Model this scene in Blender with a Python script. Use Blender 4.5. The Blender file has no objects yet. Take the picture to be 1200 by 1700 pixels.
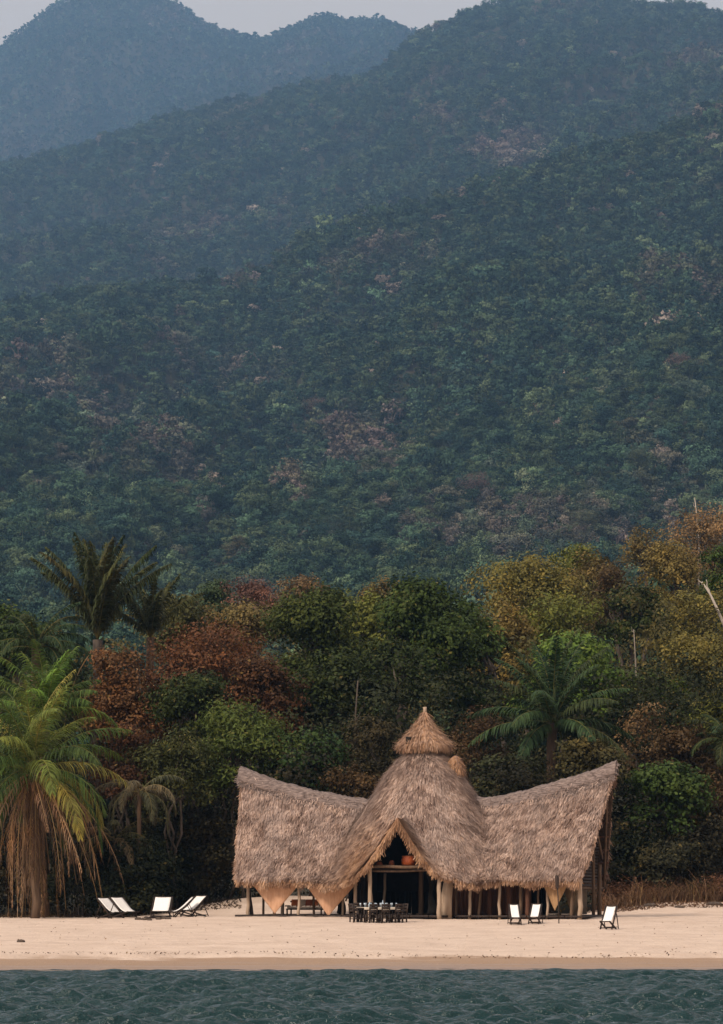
import bpy, math, random
import numpy as np
from mathutils import Vector
R = math.radians
C = bpy.context.scene.collection
F = 4500.0          # focal length in photograph pixels
CAMZ = 2.5
HOR = 1483.0        # image row of the horizon

# ------------------------------------------------------------------ camera
cam = bpy.data.objects.new('camera', bpy.data.cameras.new('camera')); C.objects.link(cam)
cam.location = (0, 0, CAMZ); cam.rotation_euler = (R(90), 0, 0)
cam.data.sensor_fit = 'VERTICAL'; cam.data.sensor_height = 36.0; cam.data.sensor_width = 36.0
cam.data.lens = F/1700*36; cam.data.shift_y = (HOR-850)/1700
cam.data.clip_start = 1; cam.data.clip_end = 20000
bpy.context.scene.camera = cam
# ------------------------------------------------------------------ world, sun, exposure
SUN_EL, SUN_AZ = R(42), R(218)      # azimuth clockwise from +Y : behind the camera, to its left
w = bpy.data.worlds.new("World"); bpy.context.scene.world = w; w.use_nodes = True
nt = w.node_tree; nt.nodes.clear()
sky = nt.nodes.new('ShaderNodeTexSky'); sky.sky_type = 'NISHITA'; sky.sun_disc = False
sky.sun_elevation = SUN_EL; sky.sun_rotation = SUN_AZ; sky.dust_density = 4.0; sky.air_density = 1.0
hs = nt.nodes.new('ShaderNodeHueSaturation'); hs.inputs['Saturation'].default_value = 0.22
mx = nt.nodes.new('ShaderNodeMix'); mx.data_type = 'RGBA'; mx.inputs[0].default_value = 0.6
mx.inputs[7].default_value = (12.4, 10.2, 8.5, 1)       # even pale evening cloud cover
bg = nt.nodes.new('ShaderNodeBackground'); bg.inputs[1].default_value = 0.075
wo = nt.nodes.new('ShaderNodeOutputWorld')
nt.links.new(sky.outputs[0], hs.inputs['Color']); nt.links.new(hs.outputs[0], mx.inputs[6])
nt.links.new(mx.outputs[2], bg.inputs[0]); nt.links.new(bg.outputs[0], wo.inputs[0])
sl = bpy.data.lights.new('sun', 'SUN'); sl.energy = 2.5; sl.angle = R(11); sl.color = (1.0, 0.84, 0.68)
so = bpy.data.objects.new('sun', sl); C.objects.link(so)
sd = Vector((math.sin(SUN_AZ)*math.cos(SUN_EL), math.cos(SUN_AZ)*math.cos(SUN_EL), math.sin(SUN_EL)))
so.rotation_euler = sd.to_track_quat('Z', 'Y').to_euler(); so.location = (-30, -40, 60)
sc = bpy.context.scene
sc.view_settings.view_transform = 'Standard'; sc.view_settings.look = 'None'
sc.view_settings.exposure = 0.42; sc.view_settings.gamma = 1.0
sc.render.engine = 'CYCLES'
cy = sc.cycles
cy.max_bounces = 4; cy.diffuse_bounces = 2; cy.glossy_bounces = 2; cy.transmission_bounces = 2
cy.volume_bounces = 0; cy.transparent_max_bounces = 4
cy.use_adaptive_sampling = True; cy.adaptive_threshold = 0.012
cy.use_denoising = True; cy.denoiser = 'OPENIMAGEDENOISE'; cy.denoising_prefilter = 'ACCURATE'; cy.denoising_input_passes = 'RGB_ALBEDO_NORMAL'
cy.caustics_reflective = False; cy.caustics_refractive = False

# ------------------------------------------------------------------ maths helpers
def hash2(ix, iy, s):
    h = (ix.astype(np.int64)*374761393 + iy.astype(np.int64)*668265263 + s*1442695041) & 0x7fffffff
    h = ((h ^ (h >> 13))*1274126177) & 0x7fffffff
    return ((h ^ (h >> 16)) & 0xffff)/65535.0
def vnoise(x, y, s=0):
    x = np.asarray(x, float); y = np.asarray(y, float)
    ix = np.floor(x); iy = np.floor(y); fx = x-ix; fy = y-iy
    fx = fx*fx*(3-2*fx); fy = fy*fy*(3-2*fy)
    a = hash2(ix, iy, s); b = hash2(ix+1, iy, s); c = hash2(ix, iy+1, s); d = hash2(ix+1, iy+1, s)
    return (a+(b-a)*fx)*(1-fy)+(c+(d-c)*fx)*fy
def fbm(x, y, s=0, o=4):
    v = 0; a = 0.5; t = 0
    for k in range(o):
        v = v+a*vnoise(np.asarray(x)*2**k, np.asarray(y)*2**k, s+k*17); t += a; a *= 0.5
    return v/t
def proj(X, Y, Z): return 600+F*X/Y, HOR-F*(Z-CAMZ)/Y
def at(px, py, Y): return ((px-600)/F*Y, Y, CAMZ+(HOR-py)/F*Y)

# ------------------------------------------------------------------ mesh helpers
def mesh(name, V, Fc, mats=(), smooth=False, attrs=None, mi=None):
    """V (n,3) array, Fc list of equal-size face index arrays"""
    V = np.asarray(V, np.float32)
    if isinstance(Fc, np.ndarray): Fc = [Fc]
    Fc = [f for f in Fc if len(f)]
    me = bpy.data.meshes.new(name)
    me.vertices.add(len(V)); me.vertices.foreach_set('co', V.ravel())
    nl = sum(f.size for f in Fc); nf = sum(len(f) for f in Fc)
    me.loops.add(nl); me.polygons.add(nf)
    me.loops.foreach_set('vertex_index', np.concatenate([f.ravel() for f in Fc]).astype(np.int32))
    tot = np.concatenate([np.full(len(f), f.shape[1]) for f in Fc]).astype(np.int32)
    st = np.concatenate([[0], np.cumsum(tot)[:-1]]).astype(np.int32)
    me.polygons.foreach_set('loop_start', st)
    me.update(calc_edges=True)
    if smooth: me.polygons.foreach_set('use_smooth', np.ones(nf, bool))
    for m in mats: me.materials.append(m)
    if mi is not None: me.polygons.foreach_set('material_index', np.asarray(mi, np.int32))
    for k, v in (attrs or {}).items():
        a = me.attributes.new(k, 'FLOAT', 'POINT'); a.data.foreach_set('value', np.asarray(v, np.float32))
    me.validate(); me.update()
    return me
class MB:
    """collects boxes, tubes, quads into one mesh"""
    def __init__(s): s.V = []; s.Q = []; s.T = []; s.n = 0; s.tint = []
    def add(s, V, Q=None, T=None, tint=0.5):
        V = np.asarray(V, float).reshape(-1, 3)
        if Q is not None and len(Q): s.Q.append(np.asarray(Q)+s.n)
        if T is not None and len(T): s.T.append(np.asarray(T)+s.n)
        s.V.append(V); s.n += len(V)
        s.tint.append(np.broadcast_to(np.asarray(tint, float), (len(V),)))
        return s
    def box(s, c, d, rz=0, tint=0.5):
        c = np.array(c, float); hx, hy, hz = d[0]/2, d[1]/2, d[2]/2
        v = np.array([(x, y, z) for z in (-hz, hz) for y in (-hy, hy) for x in (-hx, hx)])
        cr, sr = math.cos(rz), math.sin(rz)
        v = np.c_[v[:, 0]*cr-v[:, 1]*sr, v[:, 0]*sr+v[:, 1]*cr, v[:, 2]]+c
        return s.add(v, [(0, 2, 3, 1), (4, 5, 7, 6), (0, 1, 5, 4), (2, 6, 7, 3), (0, 4, 6, 2), (1, 3, 7, 5)], tint=tint)
    def tube(s, P, r, n=6, tint=0.5, flat=1.0):
        P = np.asarray(P, float); k = len(P); r = np.broadcast_to(np.asarray(r, float), (k,))
        T = np.gradient(P, axis=0); T /= np.linalg.norm(T, axis=1)[:, None]+1e-9
        up = np.array([0, 0, 1.0]) if abs(T[0, 2]) < 0.9 else np.array([0, 1.0, 0])
        A = np.cross(T, up); A /= np.linalg.norm(A, axis=1)[:, None]+1e-9; B = np.cross(A, T)
        an = np.arange(n)*2*math.pi/n
        V = P[:, None]+r[:, None, None]*(np.cos(an)[None, :, None]*A[:, None]+flat*np.sin(an)[None, :, None]*B[:, None])
        V = V.reshape(-1, 3)
        Q = [(i*n+j, i*n+(j+1) % n, (i+1)*n+(j+1) % n, (i+1)*n+j) for i in range(k-1) for j in range(n)]
        V = np.vstack([V, P[0], P[-1]]); a, b = k*n, k*n+1
        Tr = [(a, (j+1) % n, j) for j in range(n)]+[(b, (k-1)*n+j, (k-1)*n+(j+1) % n) for j in range(n)]
        return s.add(V, Q, Tr, tint)
    def bar(s, a, b, w, h=None, tint=0.5):
        """square-section bar between two points"""
        a = np.array(a, float); b = np.array(b, float); h = h or w
        t = (b-a)/np.linalg.norm(b-a); up = np.array([0, 0, 1.0]) if abs(t[2]) < 0.95 else np.array([0, 1.0, 0])
        A = np.cross(t, up); A /= np.linalg.norm(A); B = np.cross(A, t)
        v = [p+x*A*w/2+y*B*h/2 for p in (a, b) for x, y in ((-1, -1), (1, -1), (1, 1), (-1, 1))]
        return s.add(v, [(0, 1, 2, 3), (7, 6, 5, 4), (0, 4, 5, 1), (1, 5, 6, 2), (2, 6, 7, 3), (3, 7, 4, 0)], tint=tint)
    def lathe(s, c, prof, n=14, tint=0.5):
        an = np.arange(n)*2*math.pi/n; k = len(prof)
        V = [(c[0]+r*math.cos(t), c[1]+r*math.sin(t), c[2]+z) for r, z in prof for t in an]
        Q = [(i*n+j, i*n+(j+1) % n, (i+1)*n+(j+1) % n, (i+1)*n+j) for i in range(k-1) for j in range(n)]
        return s.add(V, Q, tint=tint)
    def data(s, name, m, smooth=False):
        Q = np.concatenate(s.Q) if s.Q else np.zeros((0, 4), int); T = np.concatenate(s.T) if s.T else np.zeros((0, 3), int)
        return mesh(name, np.concatenate(s.V), [Q, T], [m], smooth, {'tint': np.concatenate(s.tint)})
    def build(s, name, m, parent=None, smooth=False): return link(name, s.data(name, m, smooth), parent)
def link(name, me, parent=None, loc=None, rz=0):
    o = bpy.data.objects.new(name, me); C.objects.link(o)
    if parent: o.parent = parent
    if loc is not None: o.location = loc
    if rz: o.rotation_euler = (0, 0, rz)
    return o
def tag(o, label=None, cat=None, group=None, kind=None):
    for k, v in (('label', label), ('category', cat), ('group', group), ('kind', kind)):
        if v: o[k] = v
    return o
def thing(name, label, cat, loc, rz=0, group=None):
    return tag(link(name, None, None, loc, rz), label, cat, group)
def copy_tree(o, parent=None):
    c = o.copy(); C.objects.link(c)
    if parent: c.parent = parent
    for ch in list(o.children): copy_tree(ch, c)
    return c
def bevel(o, w=0.01):
    m = o.modifiers.new('bevel', 'BEVEL'); m.width = w; m.segments = 2; m.limit_method = 'ANGLE'
    return o

# ------------------------------------------------------------------ materials
def newmat(name):
    m = bpy.data.materials.new(name); m.use_nodes = True; t = m.node_tree
    return m, t, t.nodes['Principled BSDF'], t.nodes['Material Output']
def N(t, typ, **kw):
    n = t.nodes.new(typ)
    for k, v in kw.items(): setattr(n, k, v)
    return n
def mixc(t, fac, a, b, mode='MIX'):
    n = N(t, 'ShaderNodeMix', data_type='RGBA', blend_type=mode)
    for s, v in ((n.inputs[0], fac), (n.inputs[6], a), (n.inputs[7], b)):
        if isinstance(v, (int, float)): s.default_value = v
        elif isinstance(v, tuple): s.default_value = (*v[:3], 1)
        else: t.links.new(v, s)
    return n.outputs[2]
def noise(t, scale, detail=4, rough=0.6, vec=None, stretch=None, obj=True):
    tc = N(t, 'ShaderNodeTexCoord'); src = tc.outputs['Object' if obj else 'Generated']
    if stretch:
        mp = N(t, 'ShaderNodeMapping'); mp.inputs['Scale'].default_value = stretch
        t.links.new(src, mp.inputs[0]); src = mp.outputs[0]
    n = N(t, 'ShaderNodeTexNoise'); n.inputs['Scale'].default_value = scale
    n.inputs['Detail'].default_value = detail; n.inputs['Roughness'].default_value = rough
    t.links.new(src, n.inputs['Vector']); return n.outputs[0]
def ramp(t, fac, lo, hi, a=0.0, b=1.0):
    n = N(t, 'ShaderNodeMapRange'); n.inputs[1].default_value = lo; n.inputs[2].default_value = hi
    n.inputs[3].default_value = a; n.inputs[4].default_value = b; t.links.new(fac, n.inputs[0]); return n.outputs[0]
def bump(t, p, h, strength=0.4, dist=0.02):
    b = N(t, 'ShaderNodeBump'); b.inputs['Strength'].default_value = strength; b.inputs['Distance'].default_value = dist
    t.links.new(h, b.inputs['Height']); t.links.new(b.outputs[0], p.inputs['Normal'])
def simple(name, c1, c2, scale=6, rough=0.8, stretch=None, bs=0.3, spec=0.3, bd=0.02):
    m, t, p, o = newmat(name)
    n = noise(t, scale, stretch=stretch)
    t.links.new(mixc(t, ramp(t, n, 0.35, 0.65), c1, c2), p.inputs['Base Color'])
    p.inputs['Roughness'].default_value = rough; p.inputs['Specular IOR Level'].default_value = spec
    if bs: bump(t, p, n, bs, bd)
    return m
def leafmat(name, src='object', transl=0.25, var=0.9):
    """leaf colour = the thing's own colour, varied leaf by leaf"""
    m, t, p, o = newmat(name)
    if src == 'object':
        oi = N(t, 'ShaderNodeObjectInfo'); col = oi.outputs['Color']
    elif src == 'instancer':
        a = N(t, 'ShaderNodeAttribute', attribute_type='INSTANCER', attribute_name='icol'); col = a.outputs['Color']
    at_ = N(t, 'ShaderNodeAttribute', attribute_type='GEOMETRY', attribute_name='tint')
    v = ramp(t, at_.outputs['Fac'], 0, 1, 1-var*0.6, 1+var*0.9)
    vc = N(t, 'ShaderNodeVectorMath', operation='SCALE'); t.links.new(col, vc.inputs[0]); t.links.new(v, vc.inputs[3])
    hue = mixc(t, ramp(t, at_.outputs['Fac'], 0.86, 1.0, 0, 0.7 if src == 'object' else 0.25), vc.outputs[0], (0.20, 0.15, 0.05))
    wn = noise(t, 0.45, 3, 0.6); warm = mixc(t, 1.0, hue, (1.0, 0.80, 0.55), 'MULTIPLY')
    wv = N(t, 'ShaderNodeVectorMath', operation='SCALE'); t.links.new(warm, wv.inputs[0]); wv.inputs[3].default_value = 1.65
    if src == 'object': hue = mixc(t, ramp(t, wn, 0.46, 0.66, 0, 0.6), hue, wv.outputs[0])
    t.links.new(hue, p.inputs['Base Color'])
    p.inputs['Roughness'].default_value = 0.55; p.inputs['Specular IOR Level'].default_value = 0.10 if src == 'object' else 0.0
    if transl:
        tr = N(t, 'ShaderNodeBsdfTranslucent'); t.links.new(hue, tr.inputs[0])
        ms = N(t, 'ShaderNodeMixShader'); ms.inputs[0].default_value = transl
        t.links.new(p.outputs[0], ms.inputs[1]); t.links.new(tr.outputs[0], ms.inputs[2]); t.links.new(ms.outputs[0], o.inputs[0])
    return m
M = {}
M['leaf'] = leafmat('leaves')
M['far_leaf'] = leafmat('far_leaves', 'instancer', 0.0, 0.7)
M['bark'] = simple('bark', (0.04, 0.03, 0.024), (0.09, 0.07, 0.056), 3, 0.9, (1, 1, 0.2), 0.6)
M['palebark'] = simple('pale_bark', (0.34, 0.29, 0.24), (0.5, 0.44, 0.38), 3, 0.85, (1, 1, 0.3))
M['greybark'] = simple('grey_bark', (0.16, 0.135, 0.11), (0.25, 0.21, 0.175), 3, 0.9, (1, 1, 0.3))
M['earth'] = simple('forest_earth', (0.022, 0.025, 0.014), (0.05, 0.042, 0.026), 0.06, 1.0, bs=0)
M['pole'] = simple('peeled_pole', (0.28, 0.2, 0.14), (0.42, 0.32, 0.24), 5, 0.8, (1, 1, 0.15))
M['darkpole'] = simple('dark_pole', (0.07, 0.045, 0.03), (0.15, 0.095, 0.06), 5, 0.85, (1, 1, 0.15))
M['darkwood'] = simple('dark_wood', (0.016, 0.010, 0.008), (0.04, 0.025, 0.018), 9, 0.6, (1, 1, 0.2))
M['redwood'] = simple('reddish_timber', (0.055, 0.022, 0.013), (0.11, 0.05, 0.03), 4, 0.8, (4, 4, 0.3))
M['black'] = simple('interior_gloom', (0.006, 0.005, 0.004), (0.014, 0.011, 0.009), 3, 0.95)  # near-black base colour stands in for the shade inside the lodge
M['canvas'] = simple('white_canvas', (0.72, 0.70, 0.68), (0.80, 0.78, 0.76), 14, 0.9, bs=0.1)
M['cloth'] = simple('tan_cloth', (0.5, 0.28, 0.17), (0.6, 0.36, 0.23), 3, 0.9, (3, 3, 0.5), 0.2)
M['matting'] = simple('dark_matting', (0.11, 0.075, 0.045), (0.17, 0.12, 0.075), 5, 0.95)
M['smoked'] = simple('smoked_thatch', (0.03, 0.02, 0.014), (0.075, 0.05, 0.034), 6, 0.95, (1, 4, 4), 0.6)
M['tan_cloth'] = simple('brown_cloth', (0.30, 0.18, 0.09), (0.42, 0.26, 0.14), 3, 0.9, (3, 3, 0.5), 0.2)
M['cushion_orange'] = simple('orange_cloth', (0.5, 0.14, 0.05), (0.6, 0.2, 0.08), 8, 0.9)
M['cushion_rust'] = simple('rust_cloth', (0.25, 0.07, 0.03), (0.35, 0.11, 0.05), 8, 0.9)
M['pad'] = simple('pale_pad', (0.5, 0.42, 0.34), (0.6, 0.5, 0.42), 8, 0.9)
M['lantern'] = simple('orange_shade', (0.2, 0.04, 0.012), (0.38, 0.085, 0.025), 8, 0.6)
M['stone'] = simple('dark_stone', (0.04, 0.03, 0.025), (0.10, 0.075, 0.06), 5, 0.9, bs=0.6)
M['dial'] = simple('tablecloth', (0.62, 0.54, 0.45), (0.7, 0.62, 0.52), 8, 0.9)
def glassmat():
    m, t, p, o = newmat('pale_glass'); p.inputs['Base Color'].default_value = (0.55, 0.68, 0.8, 1)
    p.inputs['Roughness'].default_value = 0.08; p.inputs['Transmission Weight'].default_value = 0.4; return m
M['glass'] = glassmat()
def thatchmat(name, grey):
    m, t, p, o = newmat(name)
    a = N(t, 'ShaderNodeAttribute', attribute_type='GEOMETRY', attribute_name='tint')
    f = N(t, 'ShaderNodeAttribute', attribute_type='GEOMETRY', attribute_name='fresh')  # fresh straw, with painted sun warmth left of the porch
    old = mixc(t, a.outputs['Fac'], (0.185, 0.125, 0.104), (0.78, 0.59, 0.50))
    new = mixc(t, a.outputs['Fac'], (0.22, 0.105, 0.05), (0.62, 0.365, 0.20))
    big = noise(t, 0.55, 4, 0.6)
    old = mixc(t, ramp(t, big, 0.42, 0.62), old, mixc(t, 0.5, old, (0.34, 0.275, 0.25)))
    c = mixc(t, f.outputs['Fac'], old, new)
    mid = noise(t, 1.6, 5, 0.7)
    c = mixc(t, ramp(t, mid, 0.35, 0.7, 0.0, 0.28), c, (0.10, 0.065, 0.052))
    t.links.new(c, p.inputs['Base Color']); p.inputs['Roughness'].default_value = 0.85
    p.inputs['Specular IOR Level'].default_value = 0.2
    return m
M['thatch'] = thatchmat('thatch', 0)
M['ridge'] = simple('weathered_ridge', (0.09, 0.067, 0.062), (0.27, 0.21, 0.19), 5, 0.95, (0.6, 3, 3), 0.8, bd=0.08)

# ------------------------------------------------------------------ terrain
pxA = [-900, -500, -200, -60, 0, 30, 65, 100, 150, 220, 290, 330, 365, 440, 480, 515, 545, 575, 600, 640, 660, 680, 730, 900, 1300, 2100]
pyA = [500, 420, 230, 120, 75, 45, 18, -5, -30, -22, 0, 25, 42, 57, 42, 25, 19, 33, 27, 28, 40, 62, 100, 130, 200, 300]
pxB = [-900, -400, 0, 70, 140, 210, 280, 360, 430, 500, 545, 600, 640, 690, 740, 800, 860, 950, 1040, 1090, 1150, 1200, 1400, 2100]
pyB = [560, 400, 268, 255, 235, 212, 188, 170, 160, 132, 128, 120, 102, 52, 30, 4, -8, -8, -4, 4, 4, 20, 60, 200]
pxC = [-900, -200, 0, 130, 250, 360, 440, 500, 570, 650, 760, 850, 950, 1080, 1200, 1400, 2100]
pyC = [620, 540, 508, 490, 468, 462, 440, 392, 368, 345, 312, 282, 250, 210, 165, 110, 60]
def wobble(px, s, amp): return amp*(fbm(px/38.0, px*0+3.3, s, 4)-0.5)
def beachz(X, Y):
    """sand and low ground, water level is 0"""
    px = 600+F*X/np.maximum(Y, 20)
    sh = 87.2+0.9*np.sin(X*0.13+1)+0.5*np.sin(X*0.31)+0.5*(vnoise(X*0.9, X*0, 3)-.5)+.35*(vnoise(X*2.7, X*0, 4)-.5)
    d = Y-sh
    z = np.interp(d, [-90, -20, 0, 7.3, 8.6, 20, 46, 60, 72], [-9, -1.6, 0, 0.21, 0.36, 0.55, 0.83, 1.2, 1.2])
    left = np.clip((-9-X)/6, 0, 1)
    z = np.where(d > 40, z-left*0.16*np.clip((d-40)/20, 0, 1), z)
    z = z+1.15*np.exp(-((X+4.0)/7.5)**2)*np.clip((Y-157)/10, 0, 1)
    z = z+0.75*np.clip((X-13)/5, 0, 1)*np.clip((Y-153)/9, 0, 1)
    z = z+np.where(d > 6, 0.10*(fbm(X*0.28, Y*0.28, 5)-0.5)+0.085*(fbm(X*1.6, Y*1.6, 9, 3)-0.5), 0)*np.clip((d-6)/6, 0, 1)
    return z
def hillz(X, Y):
    px = 600+F*X/np.maximum(Y, 20)
    rt = 1/(1+np.exp(-(px-880)/90.0))
    rt = rt*np.clip(2.6-px/1300., 0, 1)
    cA = np.interp(px, pxA, pyA)+wobble(px, 11, 7); cB = np.interp(px, pxB, pyB)+wobble(px, 23, 8)
    cC = np.interp(px, pxC, pyC)+wobble(px, 31, 26)
    def zz(py, Yc): return CAMZ+(HOR-py)*Yc/F
    yC, yB, yA = 2700, 5400, 9300
    keys = [170, 230, 300, 420, 700, 1000, 1300, 1700, 2200, yC, 3000, 3500, 4050, yB, 6000, 7400, 8200, yA, 10300]
    zC, zB, zA = zz(cC, yC)-9, zz(cB, yB)-13, zz(cA, yA)-16   # the forest on the crest makes up the rest
    p0 = 1030+20*np.sin(px/170.)
    def mid(k, Yc): return zz(p0+(cC-p0)*k, Yc)
    vals = [1.6+0*px, 3.2+9*rt, 6+15*rt, 14+18*rt, 52+0*px, zz(p0, 1000), mid(0.30, 1300), mid(0.56, 1700), mid(0.81, 2150), zC,
            zC-110, zz(cC+12, 3500), zz(cC*.66+cB*.34, 4050), zB, zB-230, zz(cB+14, 7400), zz(cB*.6+cA*.4, 8200), zA, zA-700]
    K = np.array(keys, float); Vv = np.stack([np.broadcast_to(v, px.shape) for v in vals])
    Yc = np.clip(Y, K[0], K[-1]); i = np.clip(np.searchsorted(K, Yc)-1, 0, len(K)-2)
    f = (Yc-K[i])/(K[i+1]-K[i])
    lo = np.take_along_axis(Vv.reshape(len(K), -1), i.reshape(1, -1), 0).reshape(px.shape)
    hi = np.take_along_axis(Vv.reshape(len(K), -1), (i+1).reshape(1, -1), 0).reshape(px.shape)
    z = lo+(hi-lo)*f
    # gullies and spurs, fading out at the crests
    away = np.minimum(np.minimum(np.abs(Y-yC)/500, np.abs(Y-yB)/700), np.abs(Y-yA)/1000)
    away = np.clip(away, 0.05, 1)
    rid = 1-np.abs(2*fbm(X/230-Y/900, Y/700+X/900, 51, 4)-1)*2
    amp = np.interp(Y, [170, 500, 1000, 2700, 3500, 5400, 9300], [0, 3, 36, 105, 70, 140, 170])
    return z+away*amp*(rid-0.85)
def groundz(X, Y):
    X = np.asarray(X, float); Y = np.asarray(Y, float)
    k = np.clip((Y-166)/22, 0, 1); k = k*k*(3-2*k)
    return beachz(X, np.minimum(Y, 200))*(1-k)+hillz(X, Y)*k
def gz(X, Y): return float(groundz(np.array([X]), np.array([Y]))[0])
def on_ground(px, py):
    Ys = np.linspace(86, 168, 3000); X = (px-600)/F*Ys
    pyy = proj(X, Ys, groundz(X, Ys))[1]
    i = int(np.argmax(pyy <= py)); return float(X[i]), float(Ys[i]), float(groundz(X[i:i+1], Ys[i:i+1])[0])

def grid(name, X, Y, Z, m, attrs=None):
    r, c = X.shape; V = np.c_[X.ravel(), Y.ravel(), Z.ravel()]
    i = np.arange(r*c).reshape(r, c)
    Q = np.stack([i[:-1, :-1], i[:-1, 1:], i[1:, 1:], i[1:, :-1]], -1).reshape(-1, 4)
    return link(name, mesh(name, V, Q, [m], True, attrs))

# sand material: dry sand, wet strip by the water (real wetness: height above the lake)
def sandmat():
    m, t, p, o = newmat('beach_sand')
    geo = N(t, 'ShaderNodeNewGeometry'); sep = N(t, 'ShaderNodeSeparateXYZ'); t.links.new(geo.outputs[0], sep.inputs[0])
    n1 = noise(t, 0.5, 5, 0.6); n2 = noise(t, 7, 5, 0.7); n3 = noise(t, 0.35, 4, 0.6, stretch=(0.5, 1.6, 1))
    dry = mixc(t, ramp(t, n1, 0.35, 0.65), (0.56, 0.438, 0.358), (0.68, 0.548, 0.455))
    dry = mixc(t, ramp(t, n2, 0.30, 0.75, 0.0, 0.35), dry, (0.38, 0.27, 0.2))
    add = N(t, 'ShaderNodeMath', operation='MULTIPLY_ADD'); t.links.new(n3, add.inputs[0]); add.inputs[1].default_value = 0.34
    t.links.new(sep.outputs[2], add.inputs[2])
    wet = ramp(t, add.outputs[0], 0.385, 0.43, 1, 0)
    vw = ramp(t, add.outputs[0], 0.18, 0.31, 1, 0)
    wc = mixc(t, vw, (0.33, 0.225, 0.155), (0.30, 0.22, 0.18))
    t.links.new(mixc(t, wet, dry, wc), p.inputs['Base Color'])
    t.links.new(ramp(t, vw, 0, 1, 0.85, 0.35), p.inputs['Roughness']); p.inputs['Specular IOR Level'].default_value = 0.3
    b = mixc(t, 0.5, n2, noise(t, 2.2, 5, 0.7)); bump(t, p, b, 0.8, 0.16)
    return m
M['sand'] = sandmat()
def seabed(m='x'): return M['sand']
ys = np.concatenate([np.linspace(40, 84, 20), np.linspace(85, 150, 330), np.linspace(150.4, 192, 90)])
xs = np.concatenate([np.linspace(-70, -22, 30), np.linspace(-21.8, 21.8, 300), np.linspace(22, 70, 30)])
XX, YY = np.meshgrid(xs, ys)
tag(grid('beach', XX, YY, beachz(XX, YY)-np.clip((YY-171)/7, 0, 1)*4, M['sand']), 'pale sand beach with a wet strip along the water', None, None, 'structure')

# hills: one terrain sheet in azimuth / distance order
us = np.concatenate([np.linspace(-900, -120, 40), np.linspace(-110, 1310, 420), np.linspace(1325, 2100, 40)])
dd = np.concatenate([np.linspace(170, 320, 40), np.geomspace(325, 10300, 460)])
UU, DD = np.meshgrid(us, dd); XH = (UU-600)/F*DD
ZH = groundz(XH, DD)-np.clip((182-DD)/12, 0, 1)*0.5
tag(grid('mountains', XH, DD, ZH, M['earth']), 'forested mountain ridges rising behind the beach', None, None, 'structure')

# water
def watermat():
    m, t, p, o = newmat('lake_water')
    p.inputs['Base Color'].default_value = (0.003, 0.025, 0.028, 1); p.inputs['Roughness'].default_value = 0.05
    p.inputs['IOR'].default_value = 1.33; p.inputs['Specular IOR Level'].default_value = 0.5
    n1 = noise(t, 2.4, 5, 0.65, stretch=(0.7, 1.0, 1)); n2 = noise(t, 7, 3, 0.6)
    b1 = N(t, 'ShaderNodeBump'); b1.inputs['Strength'].default_value = 0.8; b1.inputs['Distance'].default_value = 0.22
    t.links.new(n1, b1.inputs['Height'])
    b2 = N(t, 'ShaderNodeBump'); b2.inputs['Strength'].default_value = 0.5; b2.inputs['Distance'].default_value = 0.03
    t.links.new(n2, b2.inputs['Height']); t.links.new(b1.outputs[0], b2.inputs['Normal']); t.links.new(b2.outputs[0], p.inputs['Normal'])
    return m
M['water'] = watermat()
yw = np.concatenate([[-500, -200, 0, 25], np.linspace(38, 91, 900)]); xw = np.concatenate([[-2000, -300, -60], np.linspace(-17, 17, 420), [60, 300, 2000]])
XW, YW = np.meshgrid(xw, yw)
ZW = np.zeros_like(XW); rw = random.Random(4)
for k in range(46):
    L = 0.36*1.030**k; ang = R(90)+rw.gauss(0, 0.42); kk = 2*math.pi/L
    wx = XW+0.5*(fbm(XW*0.3, YW*0.3, 90+k % 5, 2)-0.5)*L
    ph = kk*(wx*math.cos(ang)+YW*math.sin(ang))+rw.random()*6.28
    ZW += 0.0225*L**0.85*(np.exp(1.3*(np.sin(ph)-1))*1.9-0.75)
gust = 0.35+1.3*fbm(XW*0.22, YW*0.12, 77, 3)
ZW *= gust*np.clip((91-YW)/14, 0.12, 1)
ZW = np.where((np.abs(XW) > 18) | (YW < 37), 0, ZW)
tag(grid('water', XW, YW, ZW, M['water']), 'choppy teal lake water in front of the beach', None, None, 'structure')

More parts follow.
